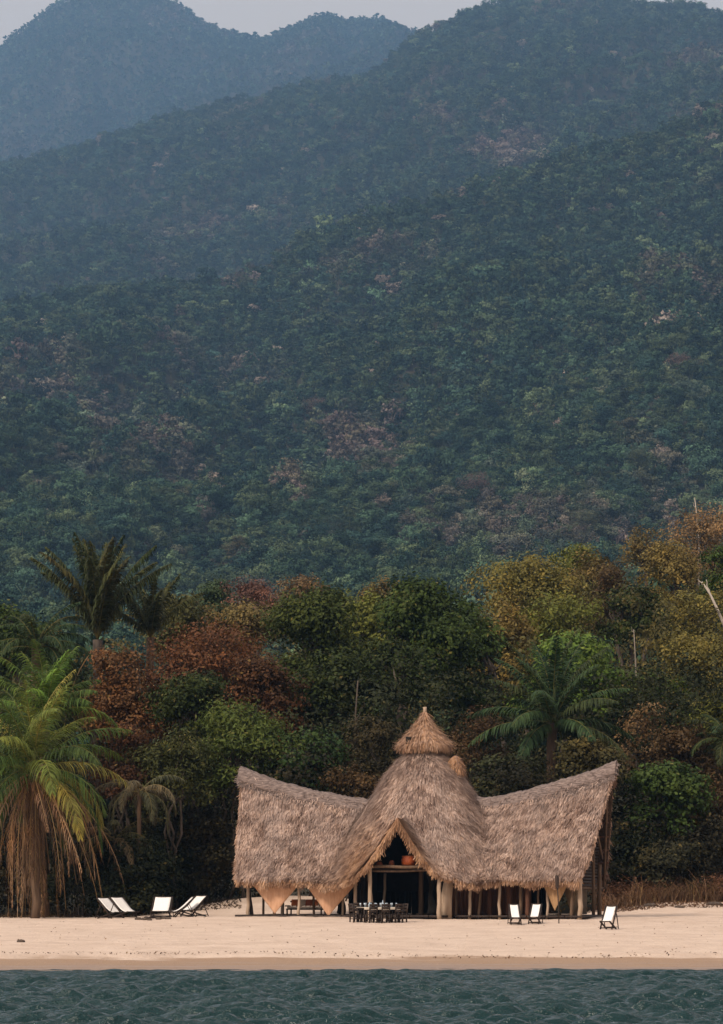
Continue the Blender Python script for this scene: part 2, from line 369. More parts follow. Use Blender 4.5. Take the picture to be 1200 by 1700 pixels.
# ------------------------------------------------------------------ foliage
def leaves(P, Nrm, size, rg, tint=None, aspect=0.55):
    """diamond leaves at P facing roughly Nrm"""
    n = len(P)
    Nn = Nrm+rg.normal(0, 0.55, (n, 3)); Nn /= np.linalg.norm(Nn, axis=1)[:, None]+1e-9
    A = np.cross(Nn, rg.normal(0, 1, (n, 3))); A /= np.linalg.norm(A, axis=1)[:, None]+1e-9
    B = np.cross(Nn, A); s = np.broadcast_to(size, (n,))*rg.uniform(0.6, 1.35, n)
    A = A*s[:, None]*0.5; B = B*s[:, None]*0.5*aspect
    V = np.stack([P-A, P-B+A*0.15, P+A, P+B+A*0.15], 1).reshape(-1, 3)
    Q = np.arange(4*n).reshape(n, 4)
    if tint is None: tint = rg.uniform(0, 1, n)
    return V, Q, np.repeat(tint, 4)
def lump_leaves(lumps, n, size, rg, cl=0.45, fill=0.25, per=26, aspect=0.55):
    """lumps: (cx,cy,cz,rx,ry,rz). leaves gather in twig-end clusters over every lump"""
    L = np.array(lumps, float); wgt = (L[:, 3]*L[:, 5]); wgt /= wgt.sum()
    nc = max(8, n//per); li = rg.choice(len(L), nc, p=wgt)
    d = rg.normal(0, 1, (nc, 3)); d[:, 2] = d[:, 2]*0.9+0.25; d /= np.linalg.norm(d, axis=1)[:, None]
    rad = np.where(rg.random(nc) < fill, rg.uniform(0.3, 0.85, nc), rg.uniform(0.82, 1.12, nc))
    Cc = L[li, :3]+d*rad[:, None]*L[li, 3:6]
    ct = rg.uniform(0, 1, nc)
    k = rg.integers(0, nc, n); off = rg.normal(0, 1, (n, 3))*cl*np.array([1, 1, 0.6])
    P = Cc[k]+off; nr = d[k]+np.array([0, 0, 0.5])+off/cl*0.3
    tint = np.clip(0.55*ct[k]+0.45*rg.uniform(0, 1, n), 0, 1)
    return leaves(P, nr, size, rg, tint, aspect)
def limb(mb, a, b, r0, r1, rg, wob=0.06, k=6, n=6):
    a = np.array(a, float); b = np.array(b, float); t = np.linspace(0, 1, k)[:, None]
    P = a+(b-a)*t; P[1:-1] += rg.normal(0, wob*np.linalg.norm(b-a), (k-2, 3))*np.array([1, 1, 0.4])
    P[:, 2] += (np.sin(t[:, 0]*math.pi)*0.05*np.linalg.norm(b-a))
    mb.tube(P, r0+(r1-r0)*t[:, 0], n); return P
def crown_lumps(w, h, z0, rg, n=9, d=None):
    """lumps filling an uneven crown of width w, from z0 to z0+h"""
    d = d or w; out = []
    for i in range(n):
        t = (i+0.5)/n; ang = i*2.4+rg.uniform(-.4, .4)
        zz = rg.uniform(0.1, 0.84); rr = math.sqrt(max(0.05, 1-(zz*1.25-0.45)**2))*rg.uniform(0.35, 0.72)
        s = rg.uniform(0.13, 0.31) if n > 12 else rg.uniform(0.20, 0.34)
        out.append((math.cos(ang)*rr*w/2, math.sin(ang)*rr*d/2, z0+h*zz, w*s, d*s, h*s*rg.uniform(0.55, 0.85)))
    out.append((rg.uniform(-.1, .1)*w, 0, z0+h*0.80, w*0.25, d*0.25, h*0.20))
    return out
SEED = [100]
def tree(name, label, cat, px, py, wpx, hpx, Y, col, leaf=0.3, n=7000, nl=15, fill=0.25, cl=None, bark='bark', stem=True, group=None, aspect=0.55, lean=0, sink=0.0):
    SEED[0] += 1; rg = np.random.default_rng(SEED[0])
    S = F/Y; X = (px-600)/S; zt = CAMZ+(HOR-py)/S; g = gz(X, Y)-0.15; H = zt-g
    w_ = wpx/S; h_ = min(hpx/S, H*0.98); z0 = H-h_
    root = thing(name, label, cat, (X, Y, g), 0, group)
    L = crown_lumps(w_, h_, z0, rg, nl, w_*0.85)
    # keep the highest point at the intended height
    top = max(l[2]+l[5] for l in L); L = [(l[0]+lean*(l[2]/H)*0, l[1], l[2]+(H-top)*0.9, l[3], l[4], l[5]) for l in L]
    V, Q, T = lump_leaves(L, n, leaf, rg, cl or max(0.35, w_*0.055), fill, aspect=aspect)
    cr = link('crown' if stem else 'foliage', mesh('crown', V, Q, [M['leaf']], False, {'tint': T}), root); cr.color = (*col, 1)
    mb = MB(); r0 = max(0.10, 0.013*H)
    nstem = 1 if name not in ('bush', 'thicket') else 4
    for q in range(nstem):
        off = rg.normal(0, 0.35, 2) if nstem > 1 else (0, 0)
        fork = np.array([rg.normal(0, 0.04*H), rg.normal(0, 0.03*H), max(0.4, z0+h_*0.18)])
        limb(mb, (off[0], off[1], 0), fork, r0/(1 if nstem == 1 else 2), r0*0.55, rg, 0.03, 7, 8)
        for l in (L if nstem == 1 else L[q::nstem]):
            e = np.array([l[0], l[1], l[2]+l[5]*0.3])
            P = limb(mb, fork, e, r0*0.42, r0*0.08, rg, 0.07)
            for _ in range(2):
                d = rg.normal(0, 1, 3); d[2] = abs(d[2]); d /= np.linalg.norm(d)
                limb(mb, P[3], e+d*np.array(l[3:6])*0.9, r0*0.16, r0*0.03, rg, 0.08, 5, 5)
    mb.build('trunk', M[bark], root, True)
    return root

# colours of foliage (albedo; OL and OG lifted to paint in sunlight)
DG = (0.026, 0.038, 0.011); MG = (0.044, 0.070, 0.016); BG = (0.075, 0.125, 0.026); OL = (0.125, 0.112, 0.032)
BR = (0.120, 0.092, 0.034); GO = (0.15, 0.115, 0.036); RD = (0.098, 0.046, 0.023); DR = (0.060, 0.040, 0.020); TN = (0.20, 0.135, 0.070)
DK = (0.014, 0.018, 0.008); OG = (0.105, 0.118, 0.027)
# name, label, category, px, top py, width, crown height, distance, colour, leaf, n, options
TREES = [
 # ---- skyline and slope on the right
 ('tree', 'broad olive-brown tree with a domed crown, left shoulder of the wooded rise on the right', 'tree', 872, 925, 190, 170, 225, OL, .3, 9000, {}),
 ('tree', 'small bright green crown poking up on the skyline of the right rise', 'tree', 962, 903, 90, 90, 262, OG, .3, 4500, {}),
 ('tree', 'ochre tree just right of the small bright green skyline crown', 'tree', 985, 915, 110, 150, 245, BR, .28, 6000, {}),
 ('tree', 'reddish brown half-bare tree standing tallest above the middle of the right rise', 'tree', 1068, 868, 84, 95, 290, BR, .26, 2600, dict(fill=.4)),
 ('tree', 'tan dry tree with feathery twigs topping the skyline at the right edge', 'tree', 1165, 842, 150, 120, 280, TN, .26, 6500, dict(fill=.35)),
 ('tree', 'golden olive tree below the tan dry skyline tree', 'tree', 1110, 900, 120, 130, 255, GO, .28, 7000, {}),
 ('tree', 'fresh green tree cut off by the right edge under the skyline', 'tree', 1200, 905, 80, 110, 240, MG, .3, 5000, {}),
 ('tree', 'dark brown see-through tree with twiggy crown in the middle of the right rise', 'tree', 1030, 930, 100, 130, 235, DR, .26, 3800, dict(fill=.4)),
 ('tree', 'dark green tree standing over the thin pale bare trunk on the right rise', 'tree', 1050, 975, 110, 90, 215, DG, .3, 5000, dict()),
 ('tree', 'brown and olive tree filling the space behind the leaning white dead trunk', 'tree', 1145, 975, 170, 170, 225, OL, .28, 9000, {}),
 ('tree', 'golden brown leafy tree left of the bright green tree behind the feather palm', 'tree', 826, 985, 120, 190, 205, GO, .3, 6500, {}),
 ('tree', 'olive tree under the domed tree, above the feather palm', 'tree', 915, 985, 150, 120, 215, OG, .28, 6500, {}),
 ('tree', 'bright green large-leaved tree behind the dark feather palm', 'tree', 950, 1052, 185, 150, 186, BG, .32, 9500, dict(aspect=.6)),
 ('tree', 'olive brown tree stepping down the rise at the right edge', 'tree', 1165, 1050, 190, 150, 200, OL, .28, 9000, {}),
 ('tree', 'green bushy tree right of the bright large-leaved tree', 'tree', 1075, 1110, 150, 150, 190, MG, .3, 7000, {}),
 ('tree', 'yellow-green leafy tree low at the right edge', 'tree', 1185, 1160, 130, 130, 184, OG, .34, 6000, {}),
 ('bush', 'half-bare tan bush with tangled pale twigs above the right roof tip', 'bush', 1060, 1165, 110, 110, 180, TN, .22, 2200, dict(fill=.5)),
 ('bush', 'dull brown leafy thicket right of the right roof tip, under the yellow-green tree', 'bush', 1140, 1200, 150, 130, 177, DR, .25, 6000, {}),
 ('bush', 'glossy mid green large-leaved bush just right of the right gable end', 'bush', 1098, 1268, 150, 135, 170, (0.040, 0.068, 0.018), .28, 9000, dict(aspect=.6)),
 ('bush', 'dark brown tangle at the right edge above the dry grass', 'bush', 1180, 1285, 140, 170, 172, DR, .22, 6500, {}),
 ('bush', 'dark green bush low behind the posts of the right gable end', 'bush', 1055, 1370, 110, 110, 168, DK, .26, 4500, {}),
 ('bush', 'dusky bush standing in the dry grass at the right', 'bush', 1120, 1392, 130, 100, 165.5, (0.03, 0.03, 0.016), .24, 5000, {}),
 # ---- centre
 ('tree', 'tall dark green tree with a knobbly top, highest above the lodge tower', 'tree', 705, 962, 170, 190, 190, (0.034, 0.055, 0.014), .32, 12000, {}),
 ('tree', 'fresh green tree falling steeply right of the tall tree above the tower', 'tree', 775, 1000, 110, 200, 196, MG, .34, 7500, {}),
 ('tree', 'dark green crown left of centre whose top shows bright olive tufts', 'tree', 520, 972, 180, 170, 196, (0.042, 0.058, 0.015), .32, 12000, {}),
 ('tree', 'yellowish olive tree between the two dark crowns of the centre', 'tree', 605, 985, 150, 150, 205, OG, .3, 8000, {}),
 ('tree', 'small brown crown behind the olive tree of the centre skyline', 'tree', 640, 965, 90, 70, 250, BR, .28, 3500, {}),
 ('tree', 'pinkish brown bare-twigged tree on the skyline left of centre', 'tree', 430, 962, 110, 90, 262, (0.13, 0.07, 0.055), .26, 3800, dict(fill=.4)),
 ('tree', 'ginger tree on the skyline behind the left dark crown of the centre', 'tree', 505, 958, 90, 70, 265, (0.14, 0.095, 0.05), .26, 3200, {}),
 ('tree', 'small round grey-green tree alone on the skyline between palms and centre', 'tree', 357, 964, 75, 60, 275, (0.045, 0.07, 0.035), .3, 4200, {}),
 ('tree', 'olive brown tree filling in behind the rust-coloured mound', 'tree', 395, 1000, 140, 110, 215, BR, .28, 6500, {}),
 ('tree', 'shadowy green tree under the left dark crown of the centre', 'tree', 545, 1085, 150, 150, 182, DG, .3, 7500, {}),
 ('tree', 'shadowy green tree with a crooked grey trunk left of the tower top', 'tree', 655, 1060, 130, 110, 184, DG, .3, 5500, dict(bark='bark')),
 ('bush', 'twiggy brown bush right of the thatched tower cap', 'bush', 790, 1170, 110, 160, 176, (0.065, 0.042, 0.022), .22, 4500, dict(fill=.4)),
 ('bush', 'dark tangled bush left of the thatched tower cap', 'bush', 610, 1190, 120, 140, 172, (0.04, 0.035, 0.018), .24, 5500, {}),
 ('bush', 'green leafy bush over the middle of the left roof ridge', 'bush', 520, 1215, 130, 110, 169, (0.03, 0.055, 0.018), .3, 6000, {}),
 ('bush', 'dull brown bush low behind the sagging left ridge near the tower', 'bush', 585, 1270, 100, 80, 166, DR, .22, 4000, {}),
 ('bush', 'dark leafy bush with yellow leaves behind the right ridge near the tower', 'bush', 835, 1255, 120, 90, 168, (0.035, 0.04, 0.018), .26, 5000, {}),
 ('bush', 'brown thicket under the feather palm, over the right ridge', 'bush', 985, 1225, 110, 100, 168, (0.055, 0.05, 0.02), .26, 5000, {}),
 # ---- left
 ('tree', 'rust-red leafy mound, the largest reddish crown left of the lodge', 'tree', 340, 1036, 250, 190, 182, RD, .24, 16000, dict(nl=14)),
 ('bush', 'orange-brown lower mound joined to the left of the rust-red crown', 'bush', 200, 1072, 140, 170, 178, (0.105, 0.054, 0.024), .24, 9000, {}),
 ('tree', 'dark reddish shaded crown at the right foot of the rust-red mound', 'tree', 440, 1085, 110, 150, 179, (0.065, 0.034, 0.018), .26, 6500, {}),
 ('bush', 'dark green creeper growing over the front of the rust-red mound', 'bush', 310, 1120, 130, 110, 172, DG, .26, 5500, {}),
 ('bush', 'olive green bamboo-like thicket above the left roof tip', 'bush', 395, 1165, 190, 150, 169, (0.060, 0.085, 0.022), .30, 10000, dict(aspect=.35)),
 ('bush', 'olive thicket drooping between the rust-red mound and the left deck chairs', 'bush', 285, 1215, 140, 140, 167, (0.045, 0.052, 0.018), .28, 7500, dict(aspect=.35)),
 ('bush', 'dark reddish brown undergrowth clump below the orange-brown mound', 'bush', 205, 1200, 130, 130, 168, (0.06, 0.03, 0.016), .22, 6500, {}),
 ('bush', 'nearly black bush behind the middle deck chair of the left group', 'bush', 250, 1365, 150, 140, 168, DK, .24, 7000, {}),
 ('bush', 'dark dry bush between the left deck chairs and the lodge', 'bush', 345, 1350, 120, 150, 169, (0.032, 0.028, 0.014), .22, 6500, {}),
 ('bush', 'low black-green bush directly behind the leaning pair of left deck chairs', 'bush', 205, 1385, 190, 140, 162.3, DK, .24, 8000, {}),
 ('bush', 'shadowed bush right behind the big palm', 'bush', 130, 1380, 130, 130, 165, DK, .24, 5500, {}),
 ('tree', 'green tree at the left edge behind the palms', 'tree', 20, 1005, 130, 130, 205, MG, .3, 6500, {}),
 ('tree', 'dull green tree between the tall palm and the rust-red mound', 'tree', 300, 985, 90, 110, 212, (0.07, 0.07, 0.025), .3, 5000, {}),
 ('tree', 'deep green tree filling in below the tall palm', 'tree', 105, 1070, 170, 160, 188, DG, .3, 7500, {}),
]
for a in TREES:
    nm, lb, ct, px, py, wp, hp, Y, col, lf, n, kw = a
    tree(nm, lb, ct, px, py, wp, hp, Y, col, lf, int(n*1.25), **kw)

# crowns that stand out one by one on the lower mountain slope
def slope_tree(label, px, py, w_, h_, col, n=5200, fill=.3, leaf=.55):
    Ys = np.linspace(900, 2500, 900); X = (px-600)/F*Ys; pyy = proj(X, Ys, groundz(X, Ys))[1]
    Y = float(Ys[int(np.argmax(pyy <= py+h_*1.15))]); tree('tree', label, 'tree', px, py, w_, h_, Y, col, leaf, n, nl=16, fill=fill, group='single crowns standing out on the lower slope')
for a in [('domed mauve-brown crown alone on the slope above the tall centre trees', 790, 783, 66, 58, (0.115, 0.078, 0.070)),
          ('pale grey-green feathery crown on the slope above the right rise', 972, 838, 50, 70, (0.085, 0.100, 0.062)),
          ('grey-mauve crown between the domed crown and the feathery pale one', 876, 815, 62, 55, (0.10, 0.082, 0.078)),
          ('pinkish bare crown high in the dry patch of the middle slope', 522, 655, 60, 45, (0.125, 0.088, 0.078)),
          ('pale pink dry crown in the middle of the slope, left of the dry patch', 490, 782, 44, 24, (0.22, 0.145, 0.125)),
          ('flat-topped tan crown on the slope above the rust-coloured mound', 298, 795, 60, 34, (0.115, 0.088, 0.058)),
          ('light grey crown high on the right part of the slope', 888, 668, 34, 30, (0.18, 0.15, 0.12)),
          ('brown crown high on the slope near the right edge', 1128, 585, 46, 46, (0.12, 0.085, 0.070)),
          ('olive crown on the slope just left of the right rise skyline', 900, 905, 60, 50, (0.062, 0.070, 0.045)),
          ('blue-green rounded crown on the slope above the centre trees', 560, 850, 60, 55, (0.034, 0.062, 0.042)),
          ('dark green rounded crown on the slope above the tall left palm', 215, 830, 62, 52, (0.026, 0.046, 0.034)),
          ('yellowish crown on the slope right of the tall left palm', 392, 890, 40, 46, (0.105, 0.100, 0.055)),
          ('tall light green crown on the slope above the right rise, nearest the edge', 1060, 740, 50, 56, (0.060, 0.078, 0.042))]: slope_tree(*a)

# dense dark undergrowth behind the beach : nobody could count it
rg = np.random.default_rng(7)
def mass(name, label, n_l, rng_px, rng_Y, hfun, col, leaf, n, seed, ls=(1.2, 2.6), cat='undergrowth'):
    rg = np.random.default_rng(seed); L = []
    for i in range(n_l):
        px = rg.uniform(*rng_px); Y = rg.uniform(*rng_Y); X = (px-600)/F*Y
        if px < 430 and Y < 171 and name == 'undergrowth': Y += 3.5; X = (px-600)/F*Y
        g = gz(X, Y); top = hfun(px, Y)
        z = g+rg.random()**0.8*max(0.5, top-g-1); r = rg.uniform(*ls)
        L.append((X, Y, z, r*1.2, r, r*0.8))
    V, Q, T = lump_leaves(L, n, leaf, rg, 0.45, 0.2, 30)
    g_ = groundz(V[:, 0], V[:, 1]); V[:, 2] = np.maximum(V[:, 2], g_-0.05)
    o = link(name, mesh(name, V, Q, [M['leaf']], False, {'tint': T})); o.color = (*col, 1)
    return tag(o, label, cat, None, 'stuff')
def h1(px, Y): return CAMZ+(HOR-np.interp(px, [-100, 150, 300, 420, 700, 1000, 1100, 1300], [1300, 1290, 1250, 1240, 1240, 1260, 1380, 1330]))*Y/F
def h2(px, Y): return CAMZ+(HOR-np.interp(px, [-100, 200, 420, 700, 1000, 1300], [1120, 1150, 1130, 1110, 1140, 1080]))*Y/F
def h3(px, Y): return CAMZ+(HOR-np.interp(px, [-100, 350, 600, 800, 900, 1300], [1050, 1040, 1030, 1020, 960, 930]))*Y/F
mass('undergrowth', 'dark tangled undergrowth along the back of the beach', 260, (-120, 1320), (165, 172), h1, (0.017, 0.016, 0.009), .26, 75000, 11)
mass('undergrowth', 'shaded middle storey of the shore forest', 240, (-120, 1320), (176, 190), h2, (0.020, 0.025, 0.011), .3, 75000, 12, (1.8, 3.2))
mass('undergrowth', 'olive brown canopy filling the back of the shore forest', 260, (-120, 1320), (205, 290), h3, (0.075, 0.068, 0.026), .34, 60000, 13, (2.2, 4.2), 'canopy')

# pale dead trunk and thin trunks on the right rise
def bare(label, pts, Y, r, mat, twigs, seed):
    rg = np.random.default_rng(seed); P = np.array([at(x, y, Y) for x, y in pts]); g = gz(P[0, 0], Y)
    root = thing('dead_tree', label, 'dead tree', (P[0, 0], Y, g)); O = np.array([P[0, 0], Y, g])
    base = P[0]-O; base[2] = 0; Pt = np.vstack([base, P-O]) if P[0, 2]-g > 1 else P-O
    mb = MB(); mb.tube(Pt, np.linspace(r, r*0.35, len(Pt)), 7); mb.build('trunk', M[mat], root, True)
    for a, b in twigs:
        m2 = MB(); A = np.array(at(*a, Y))-O; B = np.array(at(*b, Y))-O
        limb(m2, A, B, r*0.4, r*0.1, rg, 0.06); m2.build('branch', M[mat], root, True)
bare('leaning white dead trunk near the right edge', [(1206, 1046), (1190, 1010), (1178, 985), (1165, 966)], 214, 0.17, 'palebark', [((1178, 985), (1172, 962)), ((1168, 972), (1158, 962))], 1)
bare('thin straight pale trunk standing bare on the right rise', [(1056, 1120), (1054, 1080), (1052, 1045)], 203, 0.09, 'greybark', [((1052, 1052), (1048, 1040))], 2)
bare('crooked grey forked trunk in the shade left of the tower top', [(664, 1180), (662, 1150), (656, 1125), (650, 1100)], 183, 0.15, 'greybark', [((660, 1140), (668, 1115)), ((663, 1160), (690, 1142))], 3)
bare('slender bare sapling rising above the skyline at the right', [(1160, 900), (1156, 850), (1153, 826)], 285, 0.10, 'palebark', [((1156, 850), (1150, 834))], 4)
bare('grey bare trunk among the dark bushes left of the tower', [(592, 1240), (590, 1190), (594, 1130)], 173.5, 0.11, 'bark', [((592, 1200), (604, 1165))], 5)

# ------------------------------------------------------------------ palms
def frond(parent, name, az, pitch, length, droop, col, rg, ll=0.95, nst=44, wid=0.055, sag=0.5, base=(0, 0, 0), rr=0.045, z_lim=None):
    K = 22; t = np.linspace(0, 1, K); pit = np.maximum(pitch-droop*t**1.35, R(-87)) if not z_lim else np.maximum(pitch-droop*t**0.6, R(-86)+rg.normal(0, .05))
    ds = length/(K-1); az2 = az+rg.normal(0, .08)+rg.normal(0, 0.15)*t
    d = np.c_[np.cos(pit)*np.cos(az2), np.cos(pit)*np.sin(az2), np.sin(pit)]
    P = np.array(base)+np.vstack([[0, 0, 0], np.cumsum(d[:-1]*ds, 0)])
    if z_lim is not None: P[:, 2] = np.maximum(P[:, 2], z_lim)
    mb = MB(); mb.tube(P, np.linspace(rr, rr*0.25, K), 5, 0.95)
    tt = np.linspace(0.14, 0.995, nst)
    V = []; Tn = []
    for s in tt:
        p = np.array([np.interp(s, t, P[:, i]) for i in range(3)]); dv = np.array([np.interp(s, t, d[:, i]) for i in range(3)])
        dv /= np.linalg.norm(dv); side0 = np.cross(dv, [0, 0, 1.0]); side0 /= np.linalg.norm(side0)+1e-6
        up = np.cross(side0, dv)
        L = ll*rg.uniform(.7, 1.15)*(math.sin(math.pi*min(1, s*0.86+0.12)))**0.6*rg.uniform(0.85, 1.12)
        for sg in (-1, 1):
            if rg.random() < 0.10: continue
            dirn = sg*side0*0.85+dv*(0.45+0.4*s)+up*rg.uniform(0.0, 0.35); dirn /= np.linalg.norm(dirn)
            q = p.copy(); pts = [q.copy()]; dd_ = dirn.copy()
            for k in range(3):
                dd_ = dd_+np.array([0, 0, -sag*(k*0.7+0.5)*rg.uniform(.7, 1.3)*0.6]); dd_ /= np.linalg.norm(dd_); q = q+dd_*L/3; pts.append(q.copy())
            wv = np.cross(dirn, up*0.9+rg.normal(0, .35, 3)); wv /= np.linalg.norm(wv)+1e-6
            W = [wid*0.7, wid, wid*0.8, wid*0.12]
            V.append([[pts[k]-wv*W[k]*0.5, pts[k]+wv*W[k]*0.5] for k in range(4)]); Tn.append(rg.uniform(0.1, 0.85))
    V = np.array(V).reshape(-1, 3); n = len(Tn); b = np.arange(n)[:, None]*8
    Q = np.concatenate([b+np.array([[2*k, 2*k+1, 2*k+3, 2*k+2]]) for k in range(3)])
    mb.add(V, Q, None, np.repeat(Tn, 8))
    o = link(name, mb.data(name, M['leaf']), parent); o.color = (*col, 1); return o
def palm(label, px, pyc, Y, L, n, cols, seed, up=(20, 85), droop=1.0, ll=0.95, dead=0, trunk=0.3, lay=0, wid=0.055, sag=0.5, azs=None, deadlen=1.0, nst=44, name='palm_tree'):
    rg = np.random.default_rng(seed); S = F/Y; X = (px-600)/S; zc = CAMZ+(HOR-pyc)/S; g = gz(X, Y)-0.1; H = zc-g
    root = thing(name, label, 'palm tree', (X, Y, g)); base = (0, 0, H)
    mb = MB(); k = 9; P = np.c_[rg.normal(0, .08, k).cumsum(), rg.normal(0, .05, k).cumsum(), np.linspace(0, H, k)]; P[:, :2] -= P[-1, :2]
    mb.tube(P, np.linspace(trunk*1.15, trunk, k), 10); mb.build('trunk', M['bark' if trunk > .31 else 'darkpole'], root, True)
    for i in range(n):
        az = i*2.39996+rg.uniform(-.25, .25) if azs is None else R(azs[i % len(azs)]+rg.uniform(-8, 8))
        f = (i+0.5)/n; pitch = R(up[1]+(up[0]-up[1])*f)+rg.normal(0, .05)
        col = cols[int(rg.integers(0, len(cols)))]
        frond(root, 'frond', az, pitch, L*rg.uniform(0.88, 1.06), R(45+35*f)*droop*rg.uniform(.85, 1.2), col, rg, ll, nst, wid, sag, base)
    for i in range(dead):
        az = i*2.39996+1+rg.uniform(-.3, .3); c = [(0.17, 0.10, 0.062), (0.12, 0.075, 0.048), (0.25, 0.165, 0.11), (0.09, 0.055, 0.035)][i % 4]
        o = frond(root, 'dead_frond', az, R(rg.uniform(-55, 8) if i % 3 else rg.uniform(-84, -62)), H*deadlen*rg.uniform(.6, 1.12)*(1 if i % 3 else .92), R(rg.uniform(50, 95)), c, rg, ll*0.6, 26, 0.045, 2.2, (0, 0, H-0.2-0.5*rg.random()), 0.05, z_lim=0.15)
        tag(o, 'dry brown hanging frond')
    return root
GF = [(0.046, 0.080, 0.020), (0.070, 0.115, 0.024), (0.040, 0.066, 0.020), (0.10, 0.13, 0.030)]
DF = [(0.022, 0.040, 0.018), (0.030, 0.050, 0.020), (0.035, 0.045, 0.02)]
palm('big foreground palm at the left edge with a skirt of dead hanging fronds', 55, 1278, 158, 6.6, 36, GF+[(0.2, 0.19, 0.05)], 21, (-22, 86), 1.12, 1.5, 66, 0.24, sag=1.0, wid=0.07, nst=52)
palm('tall dark palm standing highest against the mountain at the left', 162, 1062, 186, 7.4, 24, [(0.028, 0.040, 0.016), (0.04, 0.05, 0.02), (0.05, 0.05, 0.02)], 22, (60, 92), 0.62, 1.25, 4, 0.34, sag=1.5, wid=0.13, nst=74)
palm('smaller dark palm just right of the tall dark palm', 250, 1058, 190, 4.8, 13, [(0.035, 0.045, 0.018), (0.05, 0.055, 0.02)], 23, (45, 88), 0.55, 1.0, 0, 0.28, sag=1.4, wid=0.11, nst=60)
palm('dark palm with arching fronds left of the tall dark palm', 60, 1075, 182, 4.6, 20, DF, 24, (0, 70), 1.4, 0.85, 0, 0.3, sag=0.9, wid=0.08)
palm('bright green palm behind and above the big foreground palm', 75, 1190, 166, 5.0, 24, GF[:2]+[(0.09, 0.17, 0.03)], 25, (15, 86), 0.9, 1.3, 0, 0.3, sag=0.9, wid=0.075)
palm('dark feather palm with long arching fronds behind the right roof', 918, 1200, 172, 6.2, 30, [(0.020, 0.042, 0.019), (0.030, 0.055, 0.024), (0.036, 0.050, 0.021)], 26, (-14, 92), 0.8, 1.2, 0, 0.30, sag=1.0, wid=0.10, nst=60)
palm('dark palm reaching in from the right edge', 1208, 1232, 175, 3.6, 16, DF, 27, (5, 75), 1.3, 0.8, 0, 0.26, wid=0.06)
palm('low dry grey palm drooping between the big palm and the left deck chairs', 190, 1395, 163.5, 3.6, 14, [(0.10, 0.085, 0.045), (0.13, 0.10, 0.06), (0.06, 0.06, 0.03)], 28, (-5, 55), 1.7, 0.7, 4, 0.13, sag=1.0)
palm('grey-green drooping palm above the left deck chairs', 232, 1315, 163, 3.4, 14, [(0.07, 0.075, 0.045), (0.10, 0.09, 0.06)], 29, (-5, 50), 1.9, 0.7, 0, 0.13, sag=1.0)

# ------------------------------------------------------------------ mountain forest (far-off wood, one mass per ridge)
def far_source(seed, n, leaf, kind):
    rg = np.random.default_rng(seed)
    # unit crown : about 10 m wide, base at z=0
    if kind == 0: L = crown_lumps(10, 8, 4, rg, 9)
    elif kind == 1: L = crown_lumps(8.5, 11, 3, rg, 10)
    else: L = crown_lumps(12, 6, 6, rg, 11)
    V, Q, T = lump_leaves(L, n, leaf, rg, 0.55, 0.3, 14, 0.75)
    mb = MB(); mb.add(V, Q, None, T)
    mb.tube([(0, 0, -3), (0.2, 0, 2), (0, 0.2, 7.5)], [0.32, 0.26, 0.16], 5, 1.0)
    for l in L[:5]: mb.tube([(0, 0, 4.5), (l[0]*.5, l[1]*.5, (4.5+l[2])*.5), (l[0], l[1], l[2])], [0.16, 0.12, 0.06], 4, 1.0)
    me = mb.data('far_tree', M['far_leaf'])
    return bpy.data.objects.new('far_tree', me)
def source_collection(name, specs):
    c = bpy.data.collections.new(name)
    for i, s in enumerate(specs): o = far_source(*s); o.name = f'{name}_{i:02d}'; c.objects.link(o)
    return c
colN = source_collection('ridge_trees_fine', [(300+i, 1500, 0.68, i % 3) for i in range(7)])
colM = source_collection('ridge_trees_mid', [(320+i, 620, 1.05, i % 3) for i in range(6)])
colF = source_collection('ridge_trees_far', [(340+i, 150, 2.3, i % 3) for i in range(5)])
def scatter_group(coll):
    g = bpy.data.node_groups.new('scatter', 'GeometryNodeTree')
    g.interface.new_socket('Geometry', in_out='INPUT', socket_type='NodeSocketGeometry')
    g.interface.new_socket('Geometry', in_out='OUTPUT', socket_type='NodeSocketGeometry')
    i = g.nodes.new('NodeGroupInput'); o = g.nodes.new('NodeGroupOutput')
    ci = g.nodes.new('GeometryNodeCollectionInfo'); ci.inputs['Collection'].default_value = coll
    ci.inputs['Separate Children'].default_value = True; ci.inputs['Reset Children'].default_value = True
    ip = g.nodes.new('GeometryNodeInstanceOnPoints'); ip.inputs['Pick Instance'].default_value = True
    def attr(n, t):
        a = g.nodes.new('GeometryNodeInputNamedAttribute'); a.data_type = t; a.inputs['Name'].default_value = n
        return next(s for s in a.outputs if s.enabled and s.name == 'Attribute')
    g.links.new(i.outputs[0], ip.inputs['Points']); g.links.new(ci.outputs[0], ip.inputs['Instance'])
    g.links.new(attr('idx', 'INT'), ip.inputs['Instance Index']); g.links.new(attr('rot', 'FLOAT_VECTOR'), ip.inputs['Rotation'])
    g.links.new(attr('scl', 'FLOAT_VECTOR'), ip.inputs['Scale']); g.links.new(ip.outputs[0], o.inputs[0])
    return g
PATCH = [(600, 725, 60, 55, 1.3), (560, 690, 45, 35, 1.0), (490, 792, 22, 12, 2.2), (800, 850, 110, 55, 1.1), (960, 830, 90, 60, 0.7), (340, 370, 70, 45, 1.0), (470, 345, 30, 40, .8),
         (250, 390, 40, 50, 0.6), (230, 740, 110, 60, 0.7), (830, 245, 60, 28, 1.3), (1050, 640, 90, 70, 0.5), (320, 880, 120, 60, 0.5), (15, 225, 45, 40, 1.1), (1150, 100, 80, 40, .5),
         (500, 90, 70, 40, 0.8), (730, 200, 40, 70, .5), (440, 970, 60, 30, 1.0), (700, 720, 120, 70, 0.45), (60, 760, 90, 70, .5), (1110, 780, 90, 60, .7), (270, 20, 60, 30, 1.0)]
